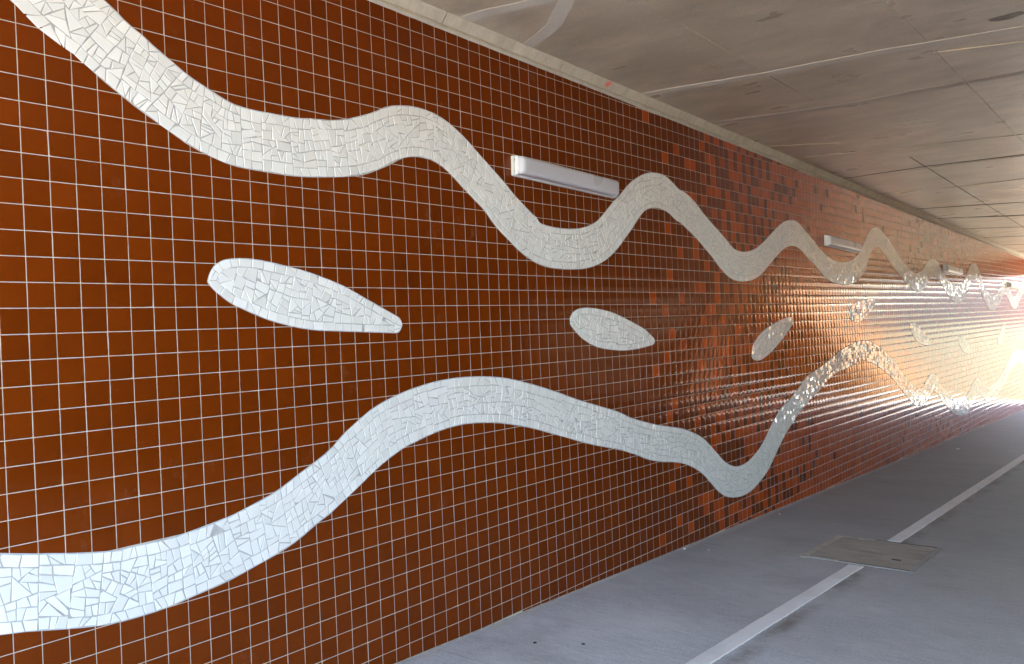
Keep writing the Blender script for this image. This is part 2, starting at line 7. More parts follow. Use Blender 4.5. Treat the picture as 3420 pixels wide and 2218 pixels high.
LOWER=[(-1.57,9.09,-1.69,12.13),(-0.46,9.37,-0.56,12.32),(-0.09,9.46,-0.19,12.41),(0.34,9.55,0.24,12.51),(0.82,9.66,0.71,12.62),(1.35,9.77,1.25,12.74),(1.94,9.88,1.84,12.86),(2.52,9.98,2.45,12.96),(3.10,10.04,3.06,13.02),(3.68,10.03,3.68,13.03),(4.27,10.03,4.30,13.03),(4.85,10.04,4.92,13.00),(5.41,10.02,5.56,12.94),(5.98,9.98,6.19,12.85),(6.54,9.91,6.82,12.77),(7.10,9.83,7.45,12.69),(7.66,9.75,8.08,12.59),(8.22,9.67,8.71,12.45),(8.78,9.53,9.31,12.30),(9.35,9.38,9.91,12.16),(9.91,9.22,10.51,12.02),(10.47,9.05,11.11,11.85),(11.01,8.85,11.69,11.65),(11.55,8.59,12.24,11.41),(12.09,8.33,12.78,11.14),(12.64,8.08,13.33,10.89),(13.19,7.83,13.89,10.67),(13.73,7.56,14.41,10.37),(14.24,7.25,14.93,10.08),(14.72,6.88,15.47,9.80),(15.21,6.54,15.99,9.51),(15.73,6.24,16.51,9.20),(16.26,5.95,17.03,8.91),(16.79,5.66,17.57,8.64),(17.34,5.43,18.12,8.40),(17.93,5.23,18.66,8.18),(18.53,5.06,19.21,7.98),(19.13,4.91,19.78,7.85),(19.73,4.78,20.35,7.72),(20.36,4.67,20.90,7.60),(20.99,4.57,21.45,7.49),(21.63,4.49,22.01,7.40),(22.26,4.43,22.57,7.33),(22.92,4.39,23.11,7.28),(23.57,4.37,23.66,7.25),(24.23,4.37,24.21,7.24),(24.87,4.39,24.77,7.26),(25.50,4.42,25.34,7.30),(26.14,4.46,25.90,7.35),(26.77,4.52,26.46,7.41),(27.41,4.59,27.02,7.49),(28.04,4.68,27.58,7.57),(28.67,4.79,28.13,7.67),(29.29,4.92,28.69,7.78),(29.90,5.06,29.26,7.91),(30.50,5.20,29.83,8.04),(31.10,5.35,30.39,8.17),(31.70,5.51,30.96,8.32),(32.30,5.67,31.52,8.47),(32.90,5.84,32.08,8.64),(33.49,6.01,32.64,8.81),(34.07,6.18,33.21,8.97),(34.64,6.36,33.79,9.14),(35.22,6.54,34.37,9.30),(35.79,6.71,34.95,9.47),(36.37,6.88,35.52,9.65),(36.95,7.04,36.10,9.83),(37.53,7.20,36.67,10.01),(38.11,7.35,37.25,10.16),(38.69,7.51,37.83,10.31),(39.27,7.66,38.42,10.46),(39.86,7.81,39.00,10.60),(40.44,7.97,39.59,10.74),(41.02,8.12,40.17,10.88),(41.59,8.30,40.75,11.03),(42.16,8.50,41.34,11.17),(42.73,8.71,41.92,11.32),(43.29,8.91,42.50,11.49),(43.87,9.08,43.07,11.66),(44.45,9.24,43.65,11.84),(45.03,9.39,44.21,12.04),(45.62,9.53,44.77,12.26),(46.20,9.68,45.34,12.46),(46.78,9.82,45.92,12.63),(47.37,9.96,46.50,12.78),(47.96,10.07,47.09,12.91),(48.55,10.18,47.67,13.04),(49.14,10.29,48.26,13.15),(49.73,10.40,48.86,13.24),(50.33,10.51,49.45,13.33),(50.92,10.62,50.04,13.44),(51.51,10.74,50.63,13.56),(52.09,10.90,51.22,13.69),(52.66,11.08,51.80,13.86),(53.23,11.26,52.37,14.04),(53.81,11.44,52.93,14.25),(54.37,11.64,53.49,14.48),(54.93,11.88,54.04,14.73),(55.47,12.14,54.58,14.99),(55.99,12.44,55.10,15.29),(56.50,12.76,55.60,15.62),(57.00,13.10,56.08,15.99),(57.50,13.44,56.56,16.35),(57.99,13.78,57.05,16.70),(58.48,14.13,57.54,17.05),(58.96,14.46,58.06,17.39),(59.45,14.76,58.60,17.69),(59.95,15.01,59.18,17.96),(60.48,15.23,59.79,18.16),(60.99,15.40,60.42,18.32),(61.52,15.55,61.07,18.45),(62.04,15.64,61.73,18.55),(62.57,15.68,62.40,18.62),(63.10,15.69,63.08,18.65),(63.62,15.67,63.75,18.64),(64.13,15.61,64.44,18.60),(64.65,15.53,65.11,18.53),(65.18,15.41,65.76,18.40),(65.71,15.27,66.40,18.23),(66.23,15.12,67.02,18.04),(66.77,14.95,67.63,17.84),(67.29,14.74,68.23,17.63),(67.82,14.48,68.81,17.41),(68.33,14.20,69.38,17.17),(68.83,13.91,69.93,16.89),(69.33,13.59,70.45,16.54),(69.82,13.25,70.94,16.20),(70.31,12.90,71.44,15.86),(70.81,12.57,71.93,15.53),(71.34,12.28,72.44,15.20),(71.87,11.99,72.96,14.89),(72.39,11.69,73.47,14.59),(72.92,11.40,73.98,14.27),(73.46,11.16,74.51,13.97),(74.03,10.96,75.05,13.72),(74.61,10.81,75.61,13.49),(75.20,10.67,76.16,13.25),(75.78,10.51,76.70,12.98),(76.35,10.32,77.24,12.72),(76.92,10.12,77.79,12.47),(77.48,9.92,78.34,12.24),(78.04,9.70,78.91,12.04),(78.60,9.47,79.48,11.85),(79.15,9.23,80.05,11.67),(79.69,8.96,80.63,11.49),(80.23,8.70,81.20,11.32),(80.79,8.48,81.78,11.15),(81.37,8.31,82.35,10.98),(81.95,8.18,82.93,10.82),(82.55,8.07,83.52,10.67),(83.14,7.96,84.10,10.52),(83.73,7.86,84.68,10.37),(84.34,7.76,85.24,10.21),(84.95,7.66,85.79,10.02),(85.57,7.56,86.34,9.82),(86.17,7.44,86.88,9.61),(86.78,7.31,87.43,9.41),(87.38,7.18,87.99,9.25),(87.99,7.04,88.56,9.10),(88.61,6.89,89.11,8.98),(89.23,6.75,89.66,8.86),(89.85,6.60,90.22,8.76),(90.47,6.46,90.78,8.67),(91.08,6.32,91.35,8.59),(91.68,6.19,91.93,8.52),(92.29,6.06,92.51,8.46),(92.89,5.94,93.09,8.41),(93.50,5.82,93.68,8.36),(94.11,5.71,94.26,8.31),(94.72,5.60,94.84,8.28),(95.32,5.51,95.44,8.24),(95.92,5.43,96.04,8.21),(96.51,5.36,96.63,8.17),(97.11,5.29,97.23,8.08),(97.71,5.23,97.82,7.95),(98.31,5.17,98.40,7.82),(98.92,5.10,98.98,7.74),(99.54,5.04,99.56,7.70),(100.16,4.99,100.15,7.67),(100.78,4.95,100.73,7.66),(101.40,4.94,101.31,7.65),(102.03,4.94,101.88,7.67),(102.67,4.96,102.44,7.70),(103.31,5.00,103.00,7.75),(103.94,5.06,103.56,7.82),(104.58,5.12,104.12,7.91),(105.21,5.21,104.68,8.01),(105.82,5.29,105.25,8.12),(106.44,5.39,105.82,8.24),(107.05,5.50,106.39,8.36),(107.65,5.63,106.96,8.49),(108.25,5.78,107.53,8.63),(108.84,5.93,108.11,8.78),(109.42,6.09,108.69,8.93),(110.00,6.26,109.27,9.09),(110.57,6.43,109.85,9.26),(111.15,6.61,110.42,9.43),(111.71,6.81,110.99,9.61),(112.28,7.01,111.57,9.80),(112.85,7.22,112.14,9.99),(113.41,7.42,112.71,10.18),(113.98,7.62,113.27,10.38),(114.55,7.80,113.84,10.58),(115.12,7.99,114.41,10.78),(115.69,8.19,114.97,10.99),(116.25,8.42,115.53,11.20),(116.78,8.69,116.09,11.42),(117.30,9.00,116.65,11.65),(117.81,9.32,117.20,11.88),(118.32,9.64,117.75,12.13),(118.83,9.95,118.30,12.38),(119.36,10.23,118.84,12.63),(119.91,10.49,119.39,12.88),(120.46,10.74,119.94,13.13),(121.01,10.97,120.49,13.38),(121.57,11.20,121.04,13.62),(122.13,11.42,121.58,13.87),(122.69,11.64,122.13,14.12),(123.25,11.86,122.68,14.38),(123.81,12.07,123.21,14.65),(124.38,12.27,123.75,14.92),(124.94,12.47,124.29,15.18),(125.50,12.65,124.87,15.41),(126.05,12.82,125.45,15.61),(126.61,12.99,126.04,15.79),(127.18,13.14,126.64,15.95),(127.73,13.28,127.26,16.10),(128.28,13.39,127.89,16.21),(128.84,13.47,128.52,16.29),(129.40,13.53,129.16,16.35),(129.96,13.57,129.79,16.38),(130.53,13.59,130.43,16.38),(131.09,13.57,131.07,16.36),(131.67,13.52,131.69,16.31),(132.24,13.39,132.30,16.23),(132.79,13.18,132.91,16.13),(133.31,12.93,133.52,16.01),(133.86,12.68,134.11,15.88),(134.41,12.43,134.69,15.75),(134.96,12.19,135.28,15.62),(135.54,11.97,135.84,15.47),(136.14,11.84,136.40,15.30),(136.77,11.75,136.95,15.15),(137.41,11.70,137.50,15.04),(138.07,11.70,138.04,14.99),(138.72,11.75,138.58,14.96),(139.37,11.86,139.13,14.97),(140.01,12.01,139.68,15.02),(140.63,12.21,140.21,15.11),(141.25,12.44,140.74,15.26),(141.84,12.72,141.25,15.45),(142.39,13.05,141.77,15.68),(142.92,13.40,142.28,15.92),(143.43,13.75,142.80,16.18),(143.96,14.07,143.33,16.43),(144.49,14.34,143.88,16.68),(145.04,14.59,144.43,16.91),(145.59,14.83,144.99,17.14),(146.15,15.05,145.54,17.37),(146.71,15.26,146.10,17.61),(147.28,15.47,146.65,17.83),(147.85,15.67,147.21,18.06),(148.41,15.87,147.77,18.28),(148.98,16.07,148.33,18.51),(149.55,16.26,148.88,18.74),(150.13,16.44,149.44,18.97),(150.70,16.61,150.00,19.20),(151.26,16.77,150.58,19.42),(151.82,16.92,151.17,19.62),(152.39,17.06,151.76,19.81),(152.96,17.18,152.35,19.97),(153.53,17.30,152.95,20.12),(154.10,17.42,153.56,20.26),(154.68,17.52,154.16,20.39),(155.23,17.60,154.79,20.51),(155.80,17.68,155.42,20.62),(156.36,17.75,156.05,20.72),(156.93,17.80,156.67,20.80),(157.51,17.85,157.29,20.88),(158.09,17.88,157.90,20.95),(158.66,17.92,158.53,21.01),(159.23,17.94,159.16,21.06),(159.79,17.95,159.80,21.09),(160.36,17.95,160.44,21.11),(160.92,17.94,161.08,21.12),(161.51,17.91,161.69,21.10),(162.09,17.86,162.31,21.06),(162.67,17.80,162.93,20.99),(163.24,17.71,163.54,20.91),(163.82,17.61,164.15,20.80),(164.39,17.49,164.76,20.68),(164.96,17.35,165.36,20.55),(165.55,17.20,165.94,20.40),(166.13,17.04,166.52,20.26),(166.70,16.87,167.10,20.09),(167.27,16.68,167.67,19.91),(167.83,16.45,168.24,19.69),(168.38,16.21,168.79,19.47),(168.93,15.96,169.36,19.25),(169.49,15.72,169.92,19.07),(170.07,15.51,170.49,18.94),(170.67,15.36,171.06,18.84),(171.30,15.23,171.62,18.75),(171.93,15.12,172.18,18.68),(172.56,15.04,172.74,18.63),(173.20,14.99,173.31,18.60),(173.83,14.98,173.87,18.59),(174.47,15.00,174.43,18.60),(175.10,15.06,175.00,18.64),(175.73,15.18,175.56,18.71),(176.34,15.33,176.12,18.81),(176.94,15.50,176.69,18.95),(177.53,15.68,177.25,19.12),(178.10,15.86,177.82,19.31),(178.68,16.03,178.39,19.50),(179.25,16.21,178.95,19.70),(179.82,16.42,179.52,19.89),(180.38,16.63,180.10,20.07),(180.94,16.84,180.68,20.22),(181.51,17.05,181.27,20.35),(182.08,17.24,181.86,20.45),(182.66,17.40,182.46,20.53),(183.25,17.53,183.05,20.61),(183.84,17.62,183.65,20.67),(184.42,17.69,184.27,20.72),(185.00,17.74,184.89,20.76),(185.58,17.78,185.50,20.79),(186.17,17.80,186.12,20.81),(186.75,17.80,186.74,20.82),(187.33,17.80,187.36,20.83),(187.92,17.79,187.98,20.82),(188.50,17.77,188.60,20.81),(189.08,17.74,189.22,20.78),(189.66,17.71,189.84,20.75),(190.25,17.67,190.46,20.70),(190.85,17.62,191.06,20.65),(191.45,17.57,191.65,20.59),(192.04,17.51,192.25,20.52),(192.64,17.44,192.85,20.44),(193.24,17.36,193.44,20.36),(193.83,17.27,194.04,20.27),(194.43,17.18,194.63,20.17),(195.02,17.08,195.22,20.07),(195.61,16.97,195.82,19.97),(196.20,16.86,196.41,19.87),(196.79,16.74,197.00,19.76),(197.38,16.62,197.59,19.65),(197.97,16.49,198.18,19.53),(198.56,16.36,198.77,19.41),(199.14,16.22,199.36,19.28),(199.73,16.08,199.94,19.15),(200.31,15.93,200.53,19.00),(200.89,15.77,201.11,18.86),(201.47,15.60,201.69,18.71),(202.04,15.43,202.28,18.56),(202.61,15.24,202.86,18.41),(203.18,15.05,203.44,18.27),(203.75,14.85,204.02,18.12),(204.32,14.65,204.61,17.97),(204.89,14.46,205.19,17.84),(205.46,14.26,205.78,17.70),(206.03,14.07,206.37,17.57),(206.60,13.88,206.95,17.44),(207.17,13.70,207.54,17.33),(207.75,13.53,208.13,17.21),(208.33,13.37,208.72,17.09),(208.91,13.21,209.31,16.98),(209.49,13.04,209.90,16.86),(210.07,12.88,210.49,16.75),(210.65,12.73,211.09,16.64),(211.23,12.57,211.68,16.54),(211.81,12.42,212.27,16.43),(212.40,12.28,212.86,16.33),(212.98,12.14,213.45,16.23),(213.57,12.01,214.05,16.14),(214.16,11.88,214.64,16.05),(214.75,11.76,215.24,15.96),(215.34,11.66,215.83,15.88),(215.93,11.55,216.43,15.80),(216.53,11.46,217.03,15.73),(217.14,11.37,217.61,15.67),(217.75,11.28,218.19,15.60),(218.37,11.20,218.77,15.54),(219.00,11.12,219.33,15.49),(219.63,11.05,219.89,15.44),(220.27,10.99,220.46,15.41),(220.90,10.94,221.02,15.39),(221.56,10.90,221.57,15.38),(222.21,10.88,222.11,15.39),(222.87,10.86,222.66,15.41),(223.53,10.87,223.21,15.44),(224.18,10.89,223.75,15.50),(224.84,10.94,224.29,15.57),(225.49,11.01,224.83,15.65),(226.12,11.10,225.39,15.75),(226.75,11.20,225.94,15.85),(227.38,11.31,226.49,15.97),(228.00,11.44,227.05,16.09),(228.61,11.57,227.61,16.22),(229.22,11.70,228.18,16.35),(229.77,11.82,228.70,16.47),(230.27,11.93,229.16,16.58),(230.69,12.02,229.59,16.67),(231.07,12.10,229.96,16.76),(232.20,12.32,231.08,16.99)]
DROPS=[[(7.57,-1.13),(7.60,-1.32),(7.66,-1.49),(7.78,-1.70),(7.97,-1.93),(8.34,-2.16),(8.71,-2.25),(9.09,-2.29),(9.86,-2.30),(10.80,-2.20),(11.86,-2.02),(13.05,-1.78),(14.20,-1.46),(15.29,-1.11),(16.23,-0.70),(17.21,-0.24),(18.21,0.26),(19.05,0.57),(19.31,0.76),(19.42,1.07),(19.28,1.35),(18.97,1.53),(17.94,1.45),(16.92,1.36),(15.93,1.32),(15.16,1.29),(14.06,1.27),(13.34,1.21),(12.39,1.07),(10.98,0.74),(10.04,0.41),(9.28,0.10),(8.69,-0.17),(8.12,-0.57),(7.78,-0.87)],
[(35.62,1.11),(35.73,0.81),(36.19,0.45),(37.02,0.23),(38.13,0.20),(39.64,0.34),(41.60,0.67),(43.64,1.26),(45.78,1.94),(46.88,2.50),(47.43,2.87),(47.28,3.28),(46.35,3.42),(44.55,3.57),(42.62,3.60),(40.99,3.47),(39.24,3.23),(37.94,2.85),(36.87,2.34),(36.10,1.80),(35.68,1.43)],
[(66.54,4.84),(66.95,4.14),(68.26,3.31),(70.14,2.63),(72.83,2.01),(75.24,1.60),(76.88,1.46),(77.81,1.72),(77.63,2.27),(76.31,3.03),(74.61,3.83),(72.56,4.67),(70.61,5.33),(68.74,5.76),(67.32,5.72),(66.58,5.42)],
[(96.83,1.30),(97.60,0.56),(99.70,-0.08),(102.74,-0.46),(105.89,-0.60),(108.15,-0.57),(108.42,-0.07),(106.67,0.82),(103.68,1.86),(100.55,2.57),(98.81,2.44),(97.13,2.04)],
[(125.24,3.44),(127.37,3.06),(129.46,3.38),(131.55,4.00),(134.96,5.26),(137.13,6.28),(136.55,6.97),(132.90,6.82),(129.48,6.11),(127.09,5.01)],
[(158.15,6.78),(160.02,6.31),(163.59,6.84),(167.79,8.24),(169.56,9.30),(166.85,9.81),(163.11,9.55),(160.24,8.47)],
[(196.52,8.46),(200.30,6.66),(205.06,4.99),(207.66,5.55),(204.61,7.11),(200.69,8.93),(197.16,9.44)]]
# ------------------------------------------------------------------ units
# Wall coordinates: u = tiles along the wall, v = tile rows downwards,
# w = tiles towards the wall (wall face w = 0, negative on the path side).
T = 0.09                       # tile pitch in metres
A_F, B_F = 19.196, 0.0333      # floor line  v = A_F + B_F*u
A_T, B_T = -17.33, 0.0261      # upper edge of the tiling
A_C = A_T - 0.93               # soffit
U0, U1 = -32.0, 255.0          # the two ends of the underpass
W_OPP = -92.0                  # opposite wall


def P(u, v, w):
    return (u * T, w * T, (A_F - v) * T)


def vf(u): return A_F + B_F * u
def vt(u): return A_T + B_T * u
def vc(u): return A_C + B_T * u


scene = bpy.context.scene
col = scene.collection
rnd = random.Random(7)
rng = np.random.default_rng(11)


# ------------------------------------------------------------------ objects
def link(name, me, mats=(), parent=None, smooth=False):
    o = bpy.data.objects.new(name, me)
    col.objects.link(o)
    for m in mats:
        me.materials.append(m)
    if parent is not None:
        o.parent = parent
    if smooth and len(me.polygons):
        me.polygons.foreach_set('use_smooth', np.ones(len(me.polygons), dtype=bool))
    return o


class MB:
    """collects faces; builds ONE mesh object"""
    def __init__(s):
        s.v, s.f, s.m = [], [], []

    def add(s, vs, fs, mi=0):
        b = len(s.v)
        s.v.extend(vs)
        for f in fs:
            s.f.append(tuple(i + b for i in f))
            s.m.append(mi)

    def box(s, lo, hi, mi=0):
        (a, b, c), (d, e, f) = lo, hi
        s.add([(a, b, c), (d, b, c), (d, e, c), (a, e, c), (a, b, f), (d, b, f), (d, e, f), (a, e, f)],
              [(0, 3, 2, 1), (4, 5, 6, 7), (0, 1, 5, 4), (1, 2, 6, 5), (2, 3, 7, 6), (3, 0, 4, 7)], mi)

    def prism(s, base, top, mi=0, bottom=True):
        n = len(base)
        fs = [tuple(range(n, 2 * n))] + [(i, (i + 1) % n, n + (i + 1) % n, n + i) for i in range(n)]
        if bottom:
            fs.append(tuple(range(n - 1, -1, -1)))
        s.add(list(base) + list(top), fs, mi)

    def build(s, name, mats, parent=None, smooth=False, fix=True):
        me = bpy.data.meshes.new(name)
        me.from_pydata(s.v, [], s.f)
        if any(s.m):
            me.polygons.foreach_set('material_index', s.m)
        if fix:
            import bmesh
            bm = bmesh.new()
            bm.from_mesh(me)
            bmesh.ops.recalc_face_normals(bm, faces=bm.faces)
            bm.to_mesh(me)
            bm.free()
        me.update()
        if not isinstance(mats, (list, tuple)):
            mats = [mats]
        return link(name, me, mats, parent, smooth)


def empty(name, loc, label, cat, group=None):
    o = bpy.data.objects.new(name, None)
    o.empty_display_size = 0.1
    o.location = loc
    col.objects.link(o)
    return tag(o, label, cat, group)


def tag(o, label=None, cat=None, group=None, kind=None):
    if label: o['label'] = label
    if cat: o['category'] = cat
    if group: o['group'] = group
    if kind: o['kind'] = kind
    return o


# ------------------------------------------------------------------ materials
class NT:
    def __init__(s, name):
        s.mat = bpy.data.materials.new(name)
        s.mat.use_nodes = True
        s.t = s.mat.node_tree
        s.b = s.t.nodes['Principled BSDF']

    def n(s, kind, **kw):
        nd = s.t.nodes.new(kind)
        for k, v in kw.items():
            if k.startswith('i_'):
                key = k[2:].replace('_', ' ')
                nd.inputs[int(key) if key.isdigit() else key].default_value = v
            else:
                setattr(nd, k, v)
        return nd

    def l(s, a, b):
        s.t.links.new(a, b)

    def coords(s, scale=(1, 1, 1)):
        tc = s.n('ShaderNodeTexCoord')
        mp = s.n('ShaderNodeMapping')
        mp.inputs['Scale'].default_value = scale
        s.l(tc.outputs['Object'], mp.inputs['Vector'])
        return mp.outputs['Vector']

    def noise(s, scale, detail=4, rough=.55, sc=(1, 1, 1)):
        nd = s.n('ShaderNodeTexNoise')
        nd.inputs['Scale'].default_value = scale
        nd.inputs['Detail'].default_value = detail
        nd.inputs['Roughness'].default_value = rough
        s.l(s.coords(sc), nd.inputs['Vector'])
        return nd.outputs['Fac']

    def ramp(s, fac, stops):
        r = s.n('ShaderNodeValToRGB')
        e = r.color_ramp.elements
        while len(e) < len(stops):
            e.new(.5)
        for i, (p, c) in enumerate(stops):
            e[i].position = p
            e[i].color = c if len(c) == 4 else (*c, 1)
        s.l(fac, r.inputs['Fac'])
        return r.outputs['Color']

    def mix(s, fac, a, b, mode='MIX'):
        m = s.n('ShaderNodeMix', data_type='RGBA', blend_type=mode)
        for sock, val in ((m.inputs[0], fac), (m.inputs[6], a), (m.inputs[7], b)):
            if hasattr(val, 'is_linked'):
                s.l(val, sock)
            else:
                sock.default_value = val if not isinstance(val, tuple) else (*val, 1) if len(val) == 3 else val
        return m.outputs[2]

    def math(s, op, a, b=0.0):
        m = s.n('ShaderNodeMath', operation=op)
        for sock, val in ((m.inputs[0], a), (m.inputs[1], b)):
            if hasattr(val, 'is_linked'):
                s.l(val, sock)
            else:
                sock.default_value = val
        return m.outputs[0]

    def bump(s, h, strength, dist):
        b = s.n('ShaderNodeBump')
        b.inputs['Strength'].default_value = strength
        b.inputs['Distance'].default_value = dist
        s.l(h, b.inputs['Height'])
        s.l(b.outputs['Normal'], s.b.inputs['Normal'])
        return b

    def base(s, c):
        if isinstance(c, tuple):
            s.b.inputs['Base Color'].default_value = (*c, 1)
        else:
            s.l(c, s.b.inputs['Base Color'])

    def rough(s, r):
        if hasattr(r, 'is_linked'):
            s.l(r, s.b.inputs['Roughness'])
        else:
            s.b.inputs['Roughness'].default_value = r


def mr(nt, v, a, b, c, d):
    m = nt.n('ShaderNodeMapRange')
    nt.l(v, m.inputs[0])
    for i, x in enumerate((a, b, c, d)):
        m.inputs[i + 1].default_value = x
    return m.outputs[0]


def tile_mat(name, colour, colour2):
    nt = NT(name)
    at = nt.n('ShaderNodeAttribute', attribute_name='tone')
    n1 = nt.noise(7.0, 3)
    c = nt.mix(n1, colour, colour2)
    c = nt.mix(1.0, c, at.outputs['Color'], 'MULTIPLY')
    haze = nt.noise(4.2, 9, .74, (1, 1, .6))
    c = nt.mix(mr(nt, haze, .60, .78, 0, .5), c, (.26, .125, .07))
    fleck = nt.noise(24, 4, .7, (1, 1, .5))
    c = nt.mix(mr(nt, fleck, .70, .80, 0, .6), c, (.34, .20, .12))
    nt.base(c)
    smear = nt.noise(5.0, 6, .7)
    nt.rough(mr(nt, smear, .45, .8, TILE_ROUGH, TILE_ROUGH + .12))
    nt.b.inputs['IOR'].default_value = 1.36
    nt.b.inputs['Specular Tint'].default_value = (1, .68, .42, 1)
    h = nt.noise(38.0, 2, .5, (1, 1, .35))
    nt.bump(h, .16, .0006)
    return nt.mat


TILE_ROUGH = 0.04
M = {}
M['tile_dark'] = tile_mat('glazed_dark_tile', (.150, .0265, .0021), (.124, .0215, .0017))
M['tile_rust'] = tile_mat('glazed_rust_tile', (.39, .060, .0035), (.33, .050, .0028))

nt = NT('grout_pale')
nt.base(nt.ramp(nt.noise(9, 4), [(.3, (.42, .345, .27)), (.7, (.56, .475, .385))]))
nt.rough(.85)
M['grout'] = nt.mat

nt = NT('white_glazed_shard')
at = nt.n('ShaderNodeAttribute', attribute_name='tone')
nt.base(nt.mix(1.0, (.775, .765, .73), at.outputs['Color'], 'MULTIPLY'))
nt.rough(.06)
nt.bump(nt.noise(30, 2), .2, .0006)
M['shard'] = nt.mat

nt = NT('grey_mosaic_grout')
nt.base(nt.ramp(nt.noise(40, 3), [(.3, (.38, .375, .36)), (.7, (.48, .475, .46))]))
nt.rough(.9)
M['mgrout'] = nt.mat


def concrete(name, lo, hi, streak=(1, 1, 1), scale=1.2, stain=None, rough=.9):
    nt = NT(name)
    big = nt.noise(scale, 8, .62, streak)
    fine = nt.noise(55, 4, .6)
    c = nt.ramp(big, [(.32, lo), (.68, hi)])
    if stain:
        st = nt.noise(scale * 2.3, 5, .55, (streak[0] * 1.4, streak[1], 1))
        f = mr(nt, st, .46, .80, 0, 1)
        c = nt.mix(nt.math('MULTIPLY', f, .55), c, stain)
        st2 = nt.noise(scale * 3.1, 5, .55, (1.2, .5, 1))
        f2 = mr(nt, st2, .48, .80, 0, .45)
        c = nt.mix(f2, c, tuple(min(1, x * 1.35) for x in hi))
    c = nt.mix(.22, c, nt.ramp(fine, [(.25, (.16, .15, .14)), (.75, (.62, .6, .57))]), 'OVERLAY')
    nt.base(c)
    nt.rough(rough if rough > .6 else mr(nt, nt.noise(scale * 1.6, 3, .5, (1.6, .8, 1)), .1, .9, rough, rough + .12))
    nt.bump(nt.math('ADD', nt.math('MULTIPLY', big, .5), nt.math('MULTIPLY', fine, .25)), .35 if rough > .6 else .10, .006)
    return nt.mat


M['soffit'] = concrete('soffit_concrete', rough=.24, lo=(.42, .350, .245), hi=(.60, .515, .385), streak=(1.4, .8, 1), scale=1.5, stain=(.33, .27, .19))
M['strip2'] = concrete('old_joint_mortar', (.46, .41, .335), (.57, .51, .42), (1, 1, 1), 3)
M['stain'] = concrete('soffit_stain', (.20, .165, .125), (.34, .295, .23), (1, 1, 1), 14)
M['patch'] = concrete('smooth_patch_mortar', (.58, .53, .435), (.66, .61, .51), (1, 1, 1), 3)
M['edge'] = concrete('edge_beam_concrete', (.48, .445, .345), (.62, .575, .46), (3, 1, 1), 2.0, (.36, .34, .27))
M['mortar'] = concrete('trowelled_mortar', (.46, .44, .37), (.60, .57, .49), (1.5, 1, 3), 4)
M['fillet'] = concrete('dusty_cement_fillet', (.34, .32, .27), (.50, .475, .41), (2, 1, 1), 5, (.22, .20, .165))
M['blockwork'] = concrete('backing_concrete', (.25, .24, .22), (.32, .31, .29))
M['deck'] = concrete('deck_concrete', (.3, .29, .27), (.4, .39, .37))

# path: broom-finished concrete, dusty against the wall, dirt along the line
nt = NT('broomed_path_concrete')
br = nt.noise(1.0, 6, .68, (70, 7, 1))
big = nt.noise(.9, 7, .6, (1.6, .8, 1))
spot = nt.noise(6.0, 8, .72, (1.6, .8, 1))
c = nt.ramp(big, [(.3, (.53, .555, .60)), (.7, (.66, .68, .71))])
c = nt.mix(.5, c, nt.ramp(br, [(.28, (.22, .22, .22)), (.72, (.76, .76, .76))]), 'OVERLAY')
grit = nt.noise(110, 4, .75)
c = nt.mix(.7, c, nt.ramp(grit, [(.25, (.15, .15, .15)), (.75, (.85, .85, .85))]), 'OVERLAY')
blot = nt.noise(1.7, 9, .72, (1.3, .6, 1))
c = nt.mix(.6, c, nt.ramp(blot, [(.3, (.32, .32, .32)), (.7, (.68, .68, .68))]), 'OVERLAY')
c = nt.mix(mr(nt, spot, .62, .76, 0, .5), c, (.60, .60, .60))
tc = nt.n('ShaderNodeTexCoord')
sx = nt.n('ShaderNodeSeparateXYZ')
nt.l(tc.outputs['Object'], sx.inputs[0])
light_falloff = nt.math('ADD', sx.outputs['X'], nt.math('MULTIPLY', nt.math('SUBTRACT', nt.noise(.8, 4, .6), .5), 3.0))
c = nt.mix(mr(nt, light_falloff, 1.9, 6.0, 0, .64), c, (.235, .23, .215))  # light falloff painted into the concrete: darker away from the near opening
wob = nt.noise(3.0, 5, .6)
yy = nt.math('ADD', sx.outputs['Y'], nt.math('MULTIPLY', nt.math('SUBTRACT', wob, .5), .10))
dust = mr(nt, yy, -.075, -.015, 0, .75)
c = nt.mix(dust, c, (.55, .54, .50))
dy = nt.math('ABSOLUTE', nt.math('SUBTRACT', nt.math('ADD', yy, nt.math('MULTIPLY', sx.outputs['X'], .005)), -1.30))
dirt = nt.math('MULTIPLY', mr(nt, dy, .015, .085, .8, 0), mr(nt, nt.noise(2.2, 6, .7), .38, .62, 0, 1))
c = nt.mix(dirt, c, (.17, .15, .12))
st = nt.noise(.55, 8, .66, (1.2, 1, 1))
c = nt.mix(mr(nt, st, .60, .72, 0, .35), c, (.24, .23, .21))
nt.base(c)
nt.rough(mr(nt, big, .3, .7, .62, .8))
nt.bump(nt.math('ADD', br, nt.math('MULTIPLY', spot, .5)), .5, .0035)
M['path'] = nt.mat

M['joint'] = concrete('joint_sealant', (.34, .335, .32), (.44, .43, .41), (1, 1, 1), 6)
M['cover'] = concrete('access_cover_concrete', (.39, .36, .31), (.47, .44, .385), (1.2, .5, 1), 3, (.17, .15, .12))
M['slot'] = concrete('dark_gap', (.05, .045, .04), (.07, .065, .06))

nt = NT('white_line_paint')
nb = nt.noise(60, 5, .7)
c = nt.ramp(nt.noise(4, 7, .65), [(.28, (.80, .81, .82)), (.55, (.93, .935, .94))])
c = nt.mix(mr(nt, nb, .62, .8, 0, .3), c, (.5, .5, .5))
nt.base(c)
nt.rough(.7)
nt.bump(nb, .7, .003)
M['line'] = nt.mat

